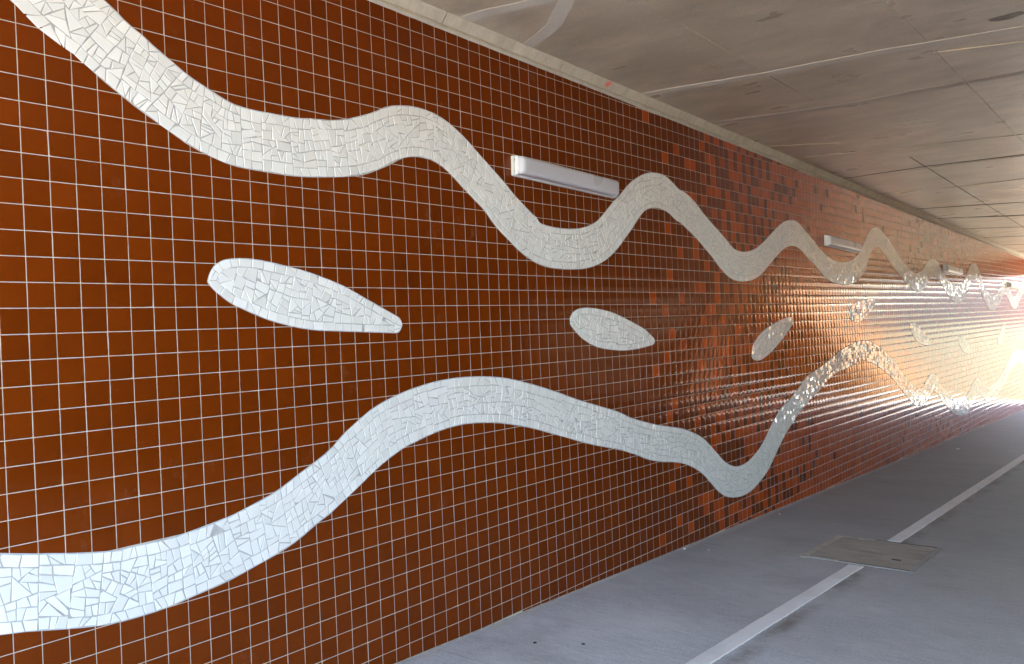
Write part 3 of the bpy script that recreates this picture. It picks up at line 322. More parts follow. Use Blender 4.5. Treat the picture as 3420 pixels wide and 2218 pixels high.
nt = NT('grey_diffuser_plastic')
nt.base(nt.ramp(nt.noise(2.5, 4), [(.3, (.53, .525, .565)), (.7, (.56, .555, .59))]))
nt.rough(mr(nt, nt.noise(6, 3, .5), .3, .75, .26, .34))
M['diffuser'] = nt.mat
nt = NT('white_tray_plastic')
nt.base((.70, .69, .66))
nt.rough(.35)
M['tray'] = nt.mat
nt = NT('clear_end_plastic')
nt.base((.78, .78, .80))
nt.rough(.12)
M['endcap'] = nt.mat
nt = NT('screw_steel')
nt.base((.45, .44, .42))
nt.b.inputs['Metallic'].default_value = 1
nt.rough(.3)
M['screw'] = nt.mat

nt = NT('pink_spray_paint')
nt.base((.75, .22, .18))
nt.rough(.8)
M['pink'] = nt.mat
nt = NT('white_chip')
nt.base((.8, .8, .8))
nt.rough(.7)
M['chip'] = nt.mat
nt = NT('dark_debris')
nt.base((.05, .04, .035))
nt.rough(.9)
M['debris'] = nt.mat

nt = NT('dry_grass_ground')
c = nt.ramp(nt.noise(.35, 8, .65), [(.3, (.056, .045, .018)), (.5, (.076, .062, .026)), (.72, (.10, .083, .038))])
c = nt.mix(mr(nt, nt.noise(2.2, 8, .7), .56, .7, 0, .6), c, (.10, .105, .04))
tc = nt.n('ShaderNodeTexCoord')
sx = nt.n('ShaderNodeSeparateXYZ')
nt.l(tc.outputs['Object'], sx.inputs[0])
edge = nt.math('ADD', sx.outputs['X'], nt.math('MULTIPLY', nt.math('SUBTRACT', nt.noise(.06, 5, .6), .5), 20))
c = nt.mix(mr(nt, edge, -2, 4, 1, 0), c, nt.ramp(nt.noise(.5, 7, .6), [(.3, (.27, .19, .10)), (.7, (.37, .275, .16))]))  # unseen near ground made paler and warmer to bounce warm light inside
c = nt.mix(mr(nt, edge, 85, 100, 0, 1), c, nt.ramp(nt.noise(.2, 6, .6), [(.3, (.05, .06, .025)), (.7, (.11, .115, .05))]))
nt.base(c)
nt.rough(.95)
nt.bump(nt.noise(3, 8, .7), .6, .08)
M['ground'] = nt.mat
nt = NT('added_bank_earth')
c = nt.ramp(nt.noise(.7, 8, .65), [(.3, (.125, .056, .016)), (.5, (.175, .080, .024)), (.72, (.22, .11, .036))])
c = nt.mix(mr(nt, nt.noise(1.6, 8, .7), .56, .68, 0, .7), c, (.10, .085, .03))
nt.base(c)
nt.rough(.95)
M['bank'] = nt.mat
nt = NT('distant_scrub_hill')
nt.base(nt.ramp(nt.noise(.25, 8, .7), [(.3, (.015, .012, .0135)), (.7, (.030, .025, .027))]))
nt.rough(.95)
M['hill'] = nt.mat
nt = NT('opposite_wall_tiles')
bt = nt.n('ShaderNodeTexBrick')
bt.offset = 0
bt.inputs['Scale'].default_value = 1
bt.inputs['Brick Width'].default_value = T
bt.inputs['Row Height'].default_value = T
bt.inputs['Mortar Size'].default_value = .0018
bt.inputs['Color1'].default_value = (.15, .034, .0065, 1)
bt.inputs['Color2'].default_value = (.13, .03, .006, 1)
bt.inputs['Mortar'].default_value = (.6, .52, .44, 1)
tc = nt.n('ShaderNodeTexCoord')
sx = nt.n('ShaderNodeSeparateXYZ')
cx = nt.n('ShaderNodeCombineXYZ')
nt.l(tc.outputs['Object'], sx.inputs[0])
nt.l(sx.outputs['X'], cx.inputs['X'])
nt.l(sx.outputs['Z'], cx.inputs['Y'])
nt.l(cx.outputs[0], bt.inputs['Vector'])
nt.base(bt.outputs['Color'])
nt.rough(.15)
M['opp'] = nt.mat

# ------------------------------------------------------------------ tiled wall
wall = empty('tiled_wall', (0, 0, 0), 'long red-brown glazed tile wall with pale grout and white mosaic waves', 'wall')

FACE = 0.085      # tile faces stand this far (in tiles) in front of w = 0
mb = MB()
us = np.linspace(U0, U1, 60)
lo = [P(u, vf(u) + 1.0, 0.0) for u in us]
hi = [P(u, vc(u) - 1.5, 0.0) for u in us]
lo2 = [P(u, vf(u) + 1.0, 3.6) for u in us]
hi2 = [P(u, vc(u) - 1.5, 3.6) for u in us]
n = len(us)
mb.add(lo + hi + lo2 + hi2,
       [f for i in range(n - 1) for f in ((i, i + 1, n + i + 1, n + i), (2 * n + i, 3 * n + i, 3 * n + i + 1, 2 * n + i + 1),
                                          (n + i, n + i + 1, 3 * n + i + 1, 3 * n + i), (i, 2 * n + i, 2 * n + i + 1, i + 1))]
       + [(0, n, 3 * n, 2 * n), (n - 1, 3 * n - 1, 4 * n - 1, 2 * n - 1)])
mb.build('backing_wall', M['blockwork'], wall)

mb = MB()
gw = -(FACE - .0150)
lo = [P(u, vf(u) + .3, gw) for u in us]
hi = [P(u, vt(u) - .02, gw) for u in us]
hib = [P(u, vt(u) - .02, -.002) for u in us]
mb.add(lo + hi + hib, [f for i in range(n - 1) for f in ((i, n + i, n + i + 1, i + 1), (n + i, 2 * n + i, 2 * n + i + 1, n + i + 1))])
mb.build('grout_bed', M['grout'], wall)

# tile field ------------------------------------------------------------
iu = np.arange(int(U0), int(U1))
iv = np.arange(-27, 32)
G = .0150                        # half the joint
cells = []
for a in iu:
    for b in iv:
        t0, t1 = vt(a + G), vt(a + 1 - G)
        f0, f1 = vf(a + G) - .03, vf(a + 1 - G) - .03
        tl, tr = max(b + G, t0 + .01), max(b + G, t1 + .01)
        bl, br_ = min(b + 1 - G, f0), min(b + 1 - G, f1)
        if min(bl - tl, br_ - tr) < .10:
            continue
        cells.append((a, b, tl, tr, bl, br_))
cells = np.array(cells)
N = len(cells)
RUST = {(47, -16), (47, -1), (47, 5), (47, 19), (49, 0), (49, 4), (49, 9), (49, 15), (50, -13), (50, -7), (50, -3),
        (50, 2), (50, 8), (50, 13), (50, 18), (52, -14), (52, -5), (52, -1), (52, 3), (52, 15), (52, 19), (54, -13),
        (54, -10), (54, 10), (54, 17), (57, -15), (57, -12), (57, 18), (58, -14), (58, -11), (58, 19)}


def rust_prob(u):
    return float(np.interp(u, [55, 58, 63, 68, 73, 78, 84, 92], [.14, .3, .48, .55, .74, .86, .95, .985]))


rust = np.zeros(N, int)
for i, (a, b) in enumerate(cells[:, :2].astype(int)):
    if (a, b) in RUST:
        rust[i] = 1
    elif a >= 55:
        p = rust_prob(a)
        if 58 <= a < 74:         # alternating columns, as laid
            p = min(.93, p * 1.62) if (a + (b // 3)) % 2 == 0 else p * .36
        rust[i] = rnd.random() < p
RINGS = [(0.0, 0.0, .050), (.003, .003, .0112), (.030, .024, .0080), (.16, .065, .0029), (.38, .11, 0.0), (.43, .16, 0.0)]
x0 = cells[:, 0] + G
x1 = cells[:, 0] + 1 - G
ta = np.clip(rng.normal(0, .0045, N), -.009, .009)
tb = rng.normal(0, .0022, N)
lift = np.clip(rng.normal(0, .001, N), -.002, .002)
V = np.zeros((N, 24, 3))
for r, (ins, insy, dep) in enumerate(RINGS):
    hgt = np.minimum(cells[:, 4] - cells[:, 2], cells[:, 5] - cells[:, 3])
    insv = np.minimum(insy, hgt * .4)
    for k, (sx_, sy_) in enumerate(((0, 0), (1, 0), (1, 1), (0, 1))):
        u = x0 + ins if sx_ == 0 else x1 - ins
        fr = (u - x0) / (x1 - x0)
        top = cells[:, 2] * (1 - fr) + cells[:, 3] * fr
        bot = cells[:, 4] * (1 - fr) + cells[:, 5] * fr
        v = top + insv if sy_ == 0 else bot - insv
        hh = FACE - dep + ta * (u - cells[:, 0] - .5) + tb * (v - cells[:, 1] - .5) + lift
        V[:, r * 4 + k, 0] = u * T
        V[:, r * 4 + k, 1] = -hh * T
        V[:, r * 4 + k, 2] = (A_F - v) * T
Q = []
for r in range(5):
    for k in range(4):
        k2 = (k + 1) % 4
        Q.append((r * 4 + k, (r + 1) * 4 + k, (r + 1) * 4 + k2, r * 4 + k2))
Q.append((20, 23, 22, 21))
Q = np.array(Q)
nq = len(Q)
allq = (Q[None] + (np.arange(N) * 24)[:, None, None]).reshape(-1, 4)
me = bpy.data.meshes.new('tile_field')
me.vertices.add(N * 24)
me.vertices.foreach_set('co', V.reshape(-1))
me.loops.add(len(allq) * 4)
me.loops.foreach_set('vertex_index', allq.reshape(-1).astype(np.int32))
me.polygons.add(len(allq))
me.polygons.foreach_set('loop_start', np.arange(0, len(allq) * 4, 4, dtype=np.int32))
me.polygons.foreach_set('loop_total', np.full(len(allq), 4, dtype=np.int32))
me.polygons.foreach_set('material_index', np.repeat(rust, nq).astype(np.int32))
me.update(calc_edges=True)
tone = np.clip(rng.normal(1.0, .06, N), .84, 1.16)
tone[rust == 1] = np.clip(rng.normal(1.0, .08, int(rust.sum())), .78, 1.2)
at = me.attributes.new('tone', 'FLOAT_COLOR', 'POINT')
tc4 = np.ones((N, 24, 4))
tc4[:, :, :3] = tone[:, None, None]
at.data.foreach_set('color', tc4.reshape(-1))
me.validate()
link('tile_field', me, [M['tile_dark'], M['tile_rust']], wall, smooth=True)

# rough mortar bead above the last tile row
mb = MB()
uu = np.arange(U0, U1, .5)
prof = []
for u in uu:
    j = lambda s: noise.noise((u * .9, s, 0)) * .06 + noise.noise((u * 3.1, s, 5)) * .05
    a, b = vt(u) + .02 + .35 * j(1), vt(u) - .34 + .5 * j(2)
    prof.append([P(u, a, -.01), P(u, a + .01, -.115 - .5 * j(3)), P(u, (a + b) / 2 + j(4), -.15 - j(5)), P(u, b, -.085 - .4 * j(6)), P(u, b - .06, -.03)])
m5 = 5
mb.add([p for pr in prof for p in pr], [(i * m5 + k, i * m5 + k + 1, (i + 1) * m5 + k + 1, (i + 1) * m5 + k) for i in range(len(uu) - 1) for k in range(m5 - 1)])
mb.build('mortar_bead', M['mortar'], wall, smooth=True)


# cement fillet where the tiles meet the path
mb = MB()
uu = np.r_[np.arange(U0, 120, .4), np.arange(120, U1 - 5, 1.0)]
prof = []
for u in uu:
    j = lambda s: noise.noise((u * .6, s, 1)) * .5 + noise.noise((u * 2.7, s, 6)) * .4
    hgt, out_ = .045 + .05 * j(1), .17 + .10 * j(2)
    prof.append([P(u, vf(u) - hgt - .01, -FACE + .01), P(u, vf(u) - hgt, -FACE - .012), P(u, vf(u) - hgt * .45, -FACE - out_ * .45), P(u, vf(u) + .02, -FACE - out_)])
mb.add([p for pr in prof for p in pr], [(i * 4 + k, i * 4 + k + 1, (i + 1) * 4 + k + 1, (i + 1) * 4 + k) for i in range(len(uu) - 1) for k in range(3)])
mb.build('cement_fillet', M['fillet'], wall, smooth=True)


# ------------------------------------------------------------------ mosaics
def clip(poly, nx, ny, d):
    """keep x*nx + y*ny <= d"""
    out = []
    m = len(poly)
    for i in range(m):
        a, b = poly[i], poly[(i + 1) % m]
        da, db = a[0] * nx + a[1] * ny - d, b[0] * nx + b[1] * ny - d
        if da <= 0:
            out.append(a)
        if (da < 0 < db) or (db < 0 < da):
            t = da / (da - db)
            out.append((a[0] + (b[0] - a[0]) * t, a[1] + (b[1] - a[1]) * t))
    return out


def area(p):
    return .5 * sum(p[i][0] * p[(i + 1) % len(p)][1] - p[(i + 1) % len(p)][0] * p[i][1] for i in range(len(p)))


def inset(poly, g):
    if area(poly) < 0:
        poly = poly[::-1]
    q = poly
    for i in range(len(poly)):
        a, b = poly[i], poly[(i + 1) % len(poly)]
        dx, dy = b[0] - a[0], b[1] - a[1]
        L = math.hypot(dx, dy)
        if L < 1e-6:
            continue
        nx, ny = dy / L, -dx / L
        q = clip(q, nx, ny, a[0] * nx + a[1] * ny - g)
        if len(q) < 3:
            return []
    return q


def shards(polys):
    """break cells further and open irregular joints"""
    out = []
    for p in polys:
        A = abs(area(p))
        parts = [p]
        if A > .13 and rnd.random() < .16:
            cx = sum(q[0] for q in p) / len(p) + rnd.uniform(-.06, .06)
            cy = sum(q[1] for q in p) / len(p) + rnd.uniform(-.06, .06)
            th = rnd.uniform(0, math.pi)
            nx, ny = math.cos(th), math.sin(th)
            d = cx * nx + cy * ny
            parts = [clip(p, nx, ny, d), clip(p, -nx, -ny, -d)]
        for q in parts:
            if len(q) < 3:
                continue
            q = inset(q, rnd.choice((.014, .018, .021, .025, .034)))
            if len(q) < 3 or abs(area(q)) < .006:
                continue
            cx = sum(a[0] for a in q) / len(q)
            cy = sum(a[1] for a in q) / len(q)
            th = rnd.gauss(0, .045)
            ca, sa = math.cos(th), math.sin(th)
            q = [(cx + (a - cx) * ca - (b - cy) * sa, cy + (a - cx) * sa + (b - cy) * ca) for a, b in q]
            out.append(q)
    return out


BED = FACE + .012            # mosaic bed in front of the tile faces
SH = .024                    # shard height above the bed


def mosaic(name, polys, outline_faces, label):
    """polys in wall (u, v); outline_faces = (verts(u,v), faces)"""
    vs, fs, mi, tones = [], [], [], []
    for q in polys:
        if area(q) < 0:
            q = q[::-1]
        top = inset(q, .008)
        if len(top) != len(q):
            top = None
        cx = sum(a[0] for a in q) / len(q)
        cy = sum(a[1] for a in q) / len(q)
        a, b = rnd.gauss(0, .032), rnd.gauss(0, .032)
        h0 = SH + rnd.gauss(0, .004)
        tn = min(1.06, max(.86, rnd.gauss(1.0, .03)))
        base = len(vs)
        m = len(q)
        rings = [(q, -.02), (q, h0 - .009)] + ([(top, h0)] if top else [])
        if top:
            # match the vertex order of the inset ring
            k = min(range(m), key=lambda s: sum((top[(i + s) % m][0] - q[i][0]) ** 2 + (top[(i + s) % m][1] - q[i][1]) ** 2 for i in range(m)))
            rings[2] = ([top[(i + k) % m] for i in range(m)], h0)
        for ri, (pl, h) in enumerate(rings):
            for (x, y) in pl:
                hh = BED + h + (a * (x - cx) + b * (y - cy) if ri else 0)
                vs.append(P(x, y, -hh))
                tones.append(tn)
        for r in range(len(rings) - 1):
            for i in range(m):
                j = (i + 1) % m
                fs.append((base + r * m + i, base + (r + 1) * m + i, base + (r + 1) * m + j, base + r * m + j))
                mi.append(0)
        fs.append(tuple(base + (len(rings) - 1) * m + i for i in range(m - 1, -1, -1)))
        mi.append(0)
    me = bpy.data.meshes.new(name)
    b0 = len(vs)
    ov, of, rim = outline_faces
    k = len(ov)
    vs += [P(x, y, -BED) for x, y in ov] + [P(x, y, -.01) for x, y in ov]
    tones += [1.0] * (2 * k)
    for f in of:
        fs.append(tuple(b0 + i for i in f))
        mi.append(1)
    for a_, b_ in rim:
        fs.append((b0 + a_, b0 + b_, b0 + k + b_, b0 + k + a_))
        mi.append(1)
    me.from_pydata(vs, [], fs)
    me.polygons.foreach_set('material_index', mi)
    at = me.attributes.new('tone', 'FLOAT_COLOR', 'POINT')
    c4 = np.ones((len(tones), 4))
    c4[:, :3] = np.array(tones)[:, None]
    at.data.foreach_set('color', c4.reshape(-1))
    import bmesh
    bm = bmesh.new()
    bm.from_mesh(me)
    bmesh.ops.recalc_face_normals(bm, faces=bm.faces)
    # the open bed sheet must face the path
    for f in bm.faces:
        if f.material_index == 1 and abs(f.normal.y) > .9 and f.normal.y > 0:
            f.normal_flip()
    bm.to_mesh(me)
    bm.free()
    me.update()
    o = link(name, me, [M['shard'], M['mgrout']], wall)
    if label:
        o['label'] = label
    return o


def bbox_len(p, th):
    q = [a * math.cos(th) + b * math.sin(th) for a, b in p]
    return max(q) - min(q), (max(q) + min(q)) / 2


def breakup(p, out, depth=0):
    A = abs(area(p))
    lim = rnd.choice((.20, .28, .36, .44))
    if A < lim or depth > 9:
        out.append(p)
        return
    # snap along the longest edge, or across it when the piece is long the other way
    m = len(p)
    e = max(range(m), key=lambda i: math.dist(p[i], p[(i + 1) % m]))
    th = math.atan2(p[(e + 1) % m][1] - p[e][1], p[(e + 1) % m][0] - p[e][0])
    L, _ = bbox_len(p, th)
    L2, _ = bbox_len(p, th + math.pi / 2)
    if L2 > L:
        th, L = th + math.pi / 2, L2
    th += rnd.gauss(0, .13) if rnd.random() < .86 else rnd.choice((-1, 1)) * rnd.uniform(.35, .8)
    nx, ny = math.cos(th), math.sin(th)
    cx, cy = sum(a for a, _ in p) / len(p), sum(b for _, b in p) / len(p)
    d = cx * nx + cy * ny + rnd.uniform(-.13, .13) * L
    a_, b_ = clip(p, nx, ny, d), clip(p, -nx, -ny, -d)
    if len(a_) < 3 or len(b_) < 3:
        out.append(p)
        return
    breakup(a_, out, depth + 1)
    breakup(b_, out, depth + 1)


def laid(Ltot, width):
    """pieces as laid: a rim of cut squares along both edges, broken pieces between"""
    out, x, sl = [], 0.0, 0.0
    while x < Ltot - 2.6:
        L = rnd.uniform(1.1, 2.3)
        s2 = rnd.gauss(0, .16)
        w0, w1 = width(x), width(x + L)

        def at_(q, t):
            xa, xb = x - sl + 2 * sl * t, x + L - s2 + 2 * s2 * t
            return (xa + (xb - xa) * q, (.02 + (w0 - .04) * t) * (1 - q) + (.02 + (w1 - .04) * t) * q)
        wm = (w0 + w1) / 2
        d0, d1 = rnd.uniform(.38, .62) / wm, rnd.uniform(.38, .62) / wm
        for t0, t1 in ((0, d0), (1 - d1, 1)):
            k = max(2, round(L / rnd.uniform(.42, .58)))
            cuts_ = [0.0] + sorted((i + rnd.uniform(-.22, .22)) / k for i in range(1, k)) + [1.0]
            sk = [0.0] + [rnd.gauss(0, .045) for _ in range(k - 1)] + [0.0]
            for i in range(k):
                p = [at_(cuts_[i] - sk[i], t0), at_(cuts_[i + 1] - sk[i + 1], t0), at_(cuts_[i + 1] + sk[i + 1], t1), at_(cuts_[i] + sk[i], t1)]
                out.append(p)
        p = [at_(0, d0), at_(1, d0), at_(1, 1 - d1), at_(0, 1 - d1)]
        if area(p) < 0:
            p = p[::-1]
        breakup(p, out)
        x += L
        sl = s2
    return out


def band(st, label):
    st = np.array(st)
    far = st[(st[:, 0] > 170)]
    # keep the laid width of three tiles where the far photo is unclear
    mid = (st[:, :2] + st[:, 2:]) / 2
    half = (st[:, 2:] - st[:, :2]) / 2
    L = np.hypot(half[:, 0], half[:, 1])
    lim = np.clip(L, 1.3, 1.6)
    wgt = np.clip((mid[:, 0] - 90) / 30, 0, 1)
    half *= ((L * (1 - wgt) + lim * wgt) / L)[:, None]
    ext = [np.hstack([mid - half, mid + half])]
    seg = ext[0][(mid[:, 0] > 196)]
    du = seg[-1, 0] - seg[0, 0]
    dv = seg[-1, 1] - seg[0, 1]
    for k in (1, 2):
        e = seg[1:].copy()
        e[:, (0, 2)] += du * k
        e[:, (1, 3)] += dv * k
        ext.append(e)
    pre = ext[0][:1] - np.outer(np.arange(6, 0, -1), (ext[0][3] - ext[0][0]) / 3 * 1.0)
    st = np.vstack([pre] + ext)
    st = st[(st[:, 0] < U1 - 2) & (st[:, 2] < U1 - 2)]
    mid = (st[:, :2] + st[:, 2:]) / 2
    s = np.r_[0, np.cumsum(np.hypot(*np.diff(mid, axis=0).T))]
    wd = np.hypot(st[:, 0] - st[:, 2], st[:, 1] - st[:, 3])
    Ltot = s[-1]

    def width(x): return float(np.interp(x, s, wd))

    def mapp(x, y):
        w_ = width(x)
        t = y / w_
        au, av, bu, bv = (float(np.interp(x, s, st[:, k])) for k in range(4))
        return (au + (bu - au) * t, av + (bv - av) * t)
    polys = shards(laid(Ltot, width))
    polys = [[mapp(*p) for p in q] for q in polys]
    m = len(st)
    k = 7
    ov = []
    for i in range(m):
        for j in range(k):
            t = j / (k - 1)
            t = t * (1 + .024 / max(wd[i], .5)) - .012 / max(wd[i], .5)
            ov.append((st[i, 0] + (st[i, 2] - st[i, 0]) * t, st[i, 1] + (st[i, 3] - st[i, 1]) * t))
    of = [(i * k + j, i * k + j + 1, (i + 1) * k + j + 1, (i + 1) * k + j) for i in range(m - 1) for j in range(k - 1)]
    rim = [(i * k, (i + 1) * k) for i in range(m - 1)] + [(i * k + k - 1, (i + 1) * k + k - 1) for i in range(m - 1)]
    rim += [(j, j + 1) for j in range(k - 1)] + [((m - 1) * k + j, (m - 1) * k + j + 1) for j in range(k - 1)]
    return mosaic('mosaic_band', polys, (ov, of, rim), label)


def hull(pts):
    pts = sorted(set(pts))

    def half(ps):
        h = []
        for p in ps:
            while len(h) > 1 and (h[-1][0] - h[-2][0]) * (p[1] - h[-2][1]) - (h[-1][1] - h[-2][1]) * (p[0] - h[-2][0]) <= 0:
                h.pop()
            h.append(p)
        return h
    return half(pts)[:-1] + half(pts[::-1])[:-1]


def drop(pts, label):
    # smooth closed outline, then its hull (the drops are convex)
    q = np.array(pts)
    m = len(q)
    f = []
    for i in range(m):
        p0, p1, p2, p3 = q[i - 1], q[i], q[(i + 1) % m], q[(i + 2) % m]
        for t in (0, .25, .5, .75):
            f.append(.5 * (2 * p1 + (p2 - p0) * t + (2 * p0 - 5 * p1 + 4 * p2 - p3) * t * t + (3 * p1 - p0 - 3 * p2 + p3) * t ** 3))
    h = hull([tuple(x) for x in f])
    if area(h) < 0:
        h = h[::-1]
    inner = inset(h, .02)

    xs, ys = [p[0] for p in h], [p[1] for p in h]
    cx0, cy0 = sum(p[0] for p in h) / len(h), sum(p[1] for p in h) / len(h)
    far_ = max(h, key=lambda p: math.dist(p, (cx0, cy0)))
    ax = math.atan2(far_[1] - cy0, far_[0] - cx0)
    span, cen = bbox_len(h, ax)
    marks = [cen - span] + sorted(cen + span * (q + rnd.uniform(-.05, .05)) for q in (-.30, -.12, .06, .24)) + [cen + span]
    depth_ = [rnd.uniform(.36, .60) for _ in range(5)]

    def zone(p):
        t = p[0] * math.cos(ax) + p[1] * math.sin(ax)
        return next(k for k in range(5) if t <= marks[k + 1])
    mids = [inset(h, d) for d in depth_]
    rot = rnd.uniform(.2, .5)
    # rim pieces: rays from the core outline outwards
    raw = []
    per = [math.dist(inner[i], inner[(i + 1) % len(inner)]) for i in range(len(inner))]
    tot = sum(per)
    def at_(x):
        x %= tot
        for i, L in enumerate(per):
            if x <= L:
                a, b = inner[i], inner[(i + 1) % len(inner)]
                t = x / L if L else 0
                return (a[0] + (b[0] - a[0]) * t, a[1] + (b[1] - a[1]) * t)
            x -= L
        return inner[0]
    def near_(p, mid_):
        best, bd = mid_[0], 1e9
        for i in range(len(mid_)):
            a, b = mid_[i], mid_[(i + 1) % len(mid_)]
            dx, dy = b[0] - a[0], b[1] - a[1]
            L2 = dx * dx + dy * dy or 1e-9
            t = min(1, max(0, ((p[0] - a[0]) * dx + (p[1] - a[1]) * dy) / L2))
            q_ = (a[0] + dx * t, a[1] + dy * t)
            d_ = math.dist(p, q_)
            if d_ < bd:
                best, bd = q_, d_
        return best
    x = 0.0
    stops = []
    while x < tot - .3:
        stops.append(x)
        x += rnd.choice((.42, .5, .56, .64, .75))
    stops.append(tot)
    for s0, s1 in zip(stops[:-1], stops[1:]):
        outer = [at_(s0 + (s1 - s0) * k / 3) for k in range(3)] + [at_(s1 - 1e-6)]
        md = mids[zone(outer[1])]
        raw.append(hull([outer[0], outer[1], outer[2], outer[3], near_(outer[0], md), near_(outer[3], md)]))
    for k in range(5):
        q = clip(mids[k], math.cos(ax), math.sin(ax), marks[k + 1])
        if len(q) >= 3:
            q = clip(q, -math.cos(ax), -math.sin(ax), -marks[k])
        if len(q) >= 3 and abs(area(q)) > .02:
            breakup(q if area(q) > 0 else q[::-1], raw)
    polys = shards([p for p in raw if len(p) >= 3 and abs(area(p)) > .012])
    c = (sum(xs) / len(xs), sum(ys) / len(ys))
    m = len(h)
    ov = list(h) + [c]
    of = [(i, (i + 1) % m, m) for i in range(m)]
    rim = [(i, (i + 1) % m) for i in range(m)]
    return mosaic('mosaic_drop', polys, (ov, of, rim), label)


band(UPPER, 'upper wavy band of white broken-tile mosaic, falling from the top left corner')
band(LOWER, 'lower wavy band of white broken-tile mosaic, rising from the bottom left corner')
DROP_LABELS = ['largest white mosaic drop, nearest on the left, pointed end to the right',
               'second white mosaic drop, tapering down to the right',
               'third white mosaic drop, pointed end up to the right',
               'fourth white mosaic drop, rounded, beside the sheen on the rust tiles',
               'fifth small mosaic drop, tilted down in the bright sheen',
               'sixth small mosaic drop in the brightest sheen',
               'farthest faint mosaic drop near the right edge']
for d, lb in zip(DROPS, DROP_LABELS):
    drop([tuple(x) for x in d], lb)

# ------------------------------------------------------------------ wall lights
def make_light():
    """built along +x from its left end, back at y = 0, centre height z = 0, metres"""
    root = empty('wall_light', (0, 0, 0), 'x', 'wall light', 'batten lights along the tiled wall')
    Lx, H, D = 1.105, .122, .078
    h = H / 2

    def lathe(profile_at, xs, mat, name, parent, closed=True):
        mb = MB()
        m = None
        for x in xs:
            pr = profile_at(x)
            m = len(pr)
            mb.v.extend([(x, y, z) for y, z in pr])
        k = len(xs)
        for i in range(k - 1):
            for j in range(m):
                j2 = (j + 1) % m
                mb.f.append((i * m + j, i * m + j2, (i + 1) * m + j2, (i + 1) * m + j))
                mb.m.append(0)
        mb.f.append(tuple(range(m - 1, -1, -1)))
        mb.f.append(tuple((k - 1) * m + j for j in range(m)))
        mb.m += [0, 0]
        o = mb.build(name, mat, parent)
        me = o.data
        me.polygons.foreach_set('use_smooth', np.ones(len(me.polygons), dtype=bool))
        import bmesh
        bm = bmesh.new()
        bm.from_mesh(me)
        for e in bm.edges:
            if len(e.link_faces) == 2 and e.calc_face_angle(0) > .7:
                e.smooth = False
        bm.to_mesh(me)
        bm.free()
        return o

    def rrect(y0, y1, hh, r, n=5):
        # back edge at y0 (wall), front at y1 (negative), rounded front corners
        pts = [(y0, -hh), (y0, hh)]
        for k in range(n + 1):
            a = math.pi / 2 * k / n
            pts.append((y1 + r - r * math.sin(a), hh - r + r * math.cos(a)))
        for k in range(n + 1):
            a = math.pi / 2 * k / n
            pts.append((y1 + r - r * math.cos(a), -(hh - r) - r * math.sin(a)))
        return pts

    # tray: shallow with a rim, rounded ends
    def tray(x):
        e = min(x, Lx - x)
        s = 1 - .10 * max(0, 1 - e / .012) ** 2
        return rrect(0, -.020, h * s, .006)
    lathe(tray, [0, .004, .012, Lx - .012, Lx - .004, Lx], M['tray'], 'tray', root)

    def diff(x):
        e = min(x - .016, Lx - .016 - x)
        k = min(1.0, max(0.0, e / .032))
        k = math.sqrt(1 - (1 - k) ** 2)
        d = -.021 - (D - .021) * (.25 + .75 * k)
        hh = (h - .007) * (.93 + .07 * k)
        return rrect(-.0205, d, hh, min(.026, abs(d + .0205) * .8), 7)
    xs = [.016, .018, .021, .025, .030, .038, .048, .08, .3, .55, .8, 1.02, Lx - .048, Lx - .038, Lx - .030, Lx - .025, Lx - .021, Lx - .018, Lx - .016]
    lathe(diff, xs, M['diffuser'], 'diffuser', root)

    # end caps: clear clip rims standing round the diffuser ends
    for x0_, x1_ in ((.0135, .0175), (Lx - .0175, Lx - .0135)):
        def cap(x):
            return rrect(-.0203, -.046, h - .004, .014)
        lathe(cap, [x0_, x0_ + .001, x1_ - .001, x1_], M['endcap'], 'end_clip', root)
    for z in (-.033, .033):
        mb = MB()
        ring = [(.0066 + .0042 * math.cos(a), -.0204, z + .0042 * math.sin(a)) for a in [i * math.pi / 5 for i in range(10)]]
        mb.prism(ring, [(x, -.0236, zz) for x, _, zz in ring])
        mb.build('screw', M['screw'], root)
    return root


def copy_tree(o, parent=None):
    c = o.copy()
    col.objects.link(c)
    if parent is not None:
        c.parent = parent
    for ch in list(o.children):
        copy_tree(ch, c)
    return c


LIGHTS = [(29.68, -9.23, 'nearest unlit grey batten light, above the second dip of the mosaic wave'),
          (88.62, -7.60, 'second grey batten light, its right end meeting the mosaic wave'),
          (148.3, -6.07, 'third small batten light, its dark end against the golden sheen'),
          (211.0, -4.12, 'farthest tiny batten light at the right edge of the wall')]
proto = make_light()
for i, (u, v, lb) in enumerate(LIGHTS):
    o = proto if i == 0 else copy_tree(proto)
    o['label'] = lb
    o.location = P(u, v, -(FACE + .03))
    o.rotation_euler = (0, math.atan(B_T + .004), 0)

# ------------------------------------------------------------------ soffit
ceil = empty('concrete_soffit', P(60, vc(60), -20), 'stained grey-brown concrete soffit with straight formwork joints', 'ceiling')
ceil_loc = Vector(ceil.location)


def child(o, root):
    """keep world placement while parenting to an empty that is not at the origin"""
    o.parent = root
    o.matrix_parent_inverse = Matrix.Translation(-Vector(root.location))
    return o


mb = MB()
a0, a1 = U0, U1
mb.add([P(a0, vc(a0), .02), P(a1, vc(a1), .02), P(a1, vc(a1), W_OPP - 3), P(a0, vc(a0), W_OPP - 3),
        P(a0, vc(a0) - 8, .02), P(a1, vc(a1) - 8, .02), P(a1, vc(a1) - 8, W_OPP - 3), P(a0, vc(a0) - 8, W_OPP - 3)],
       [(0, 1, 2, 3), (4, 7, 6, 5), (0, 4, 5, 1), (1, 5, 6, 2), (2, 6, 7, 3), (3, 7, 4, 0)])
child(mb.build('slab', M['soffit']), ceil)

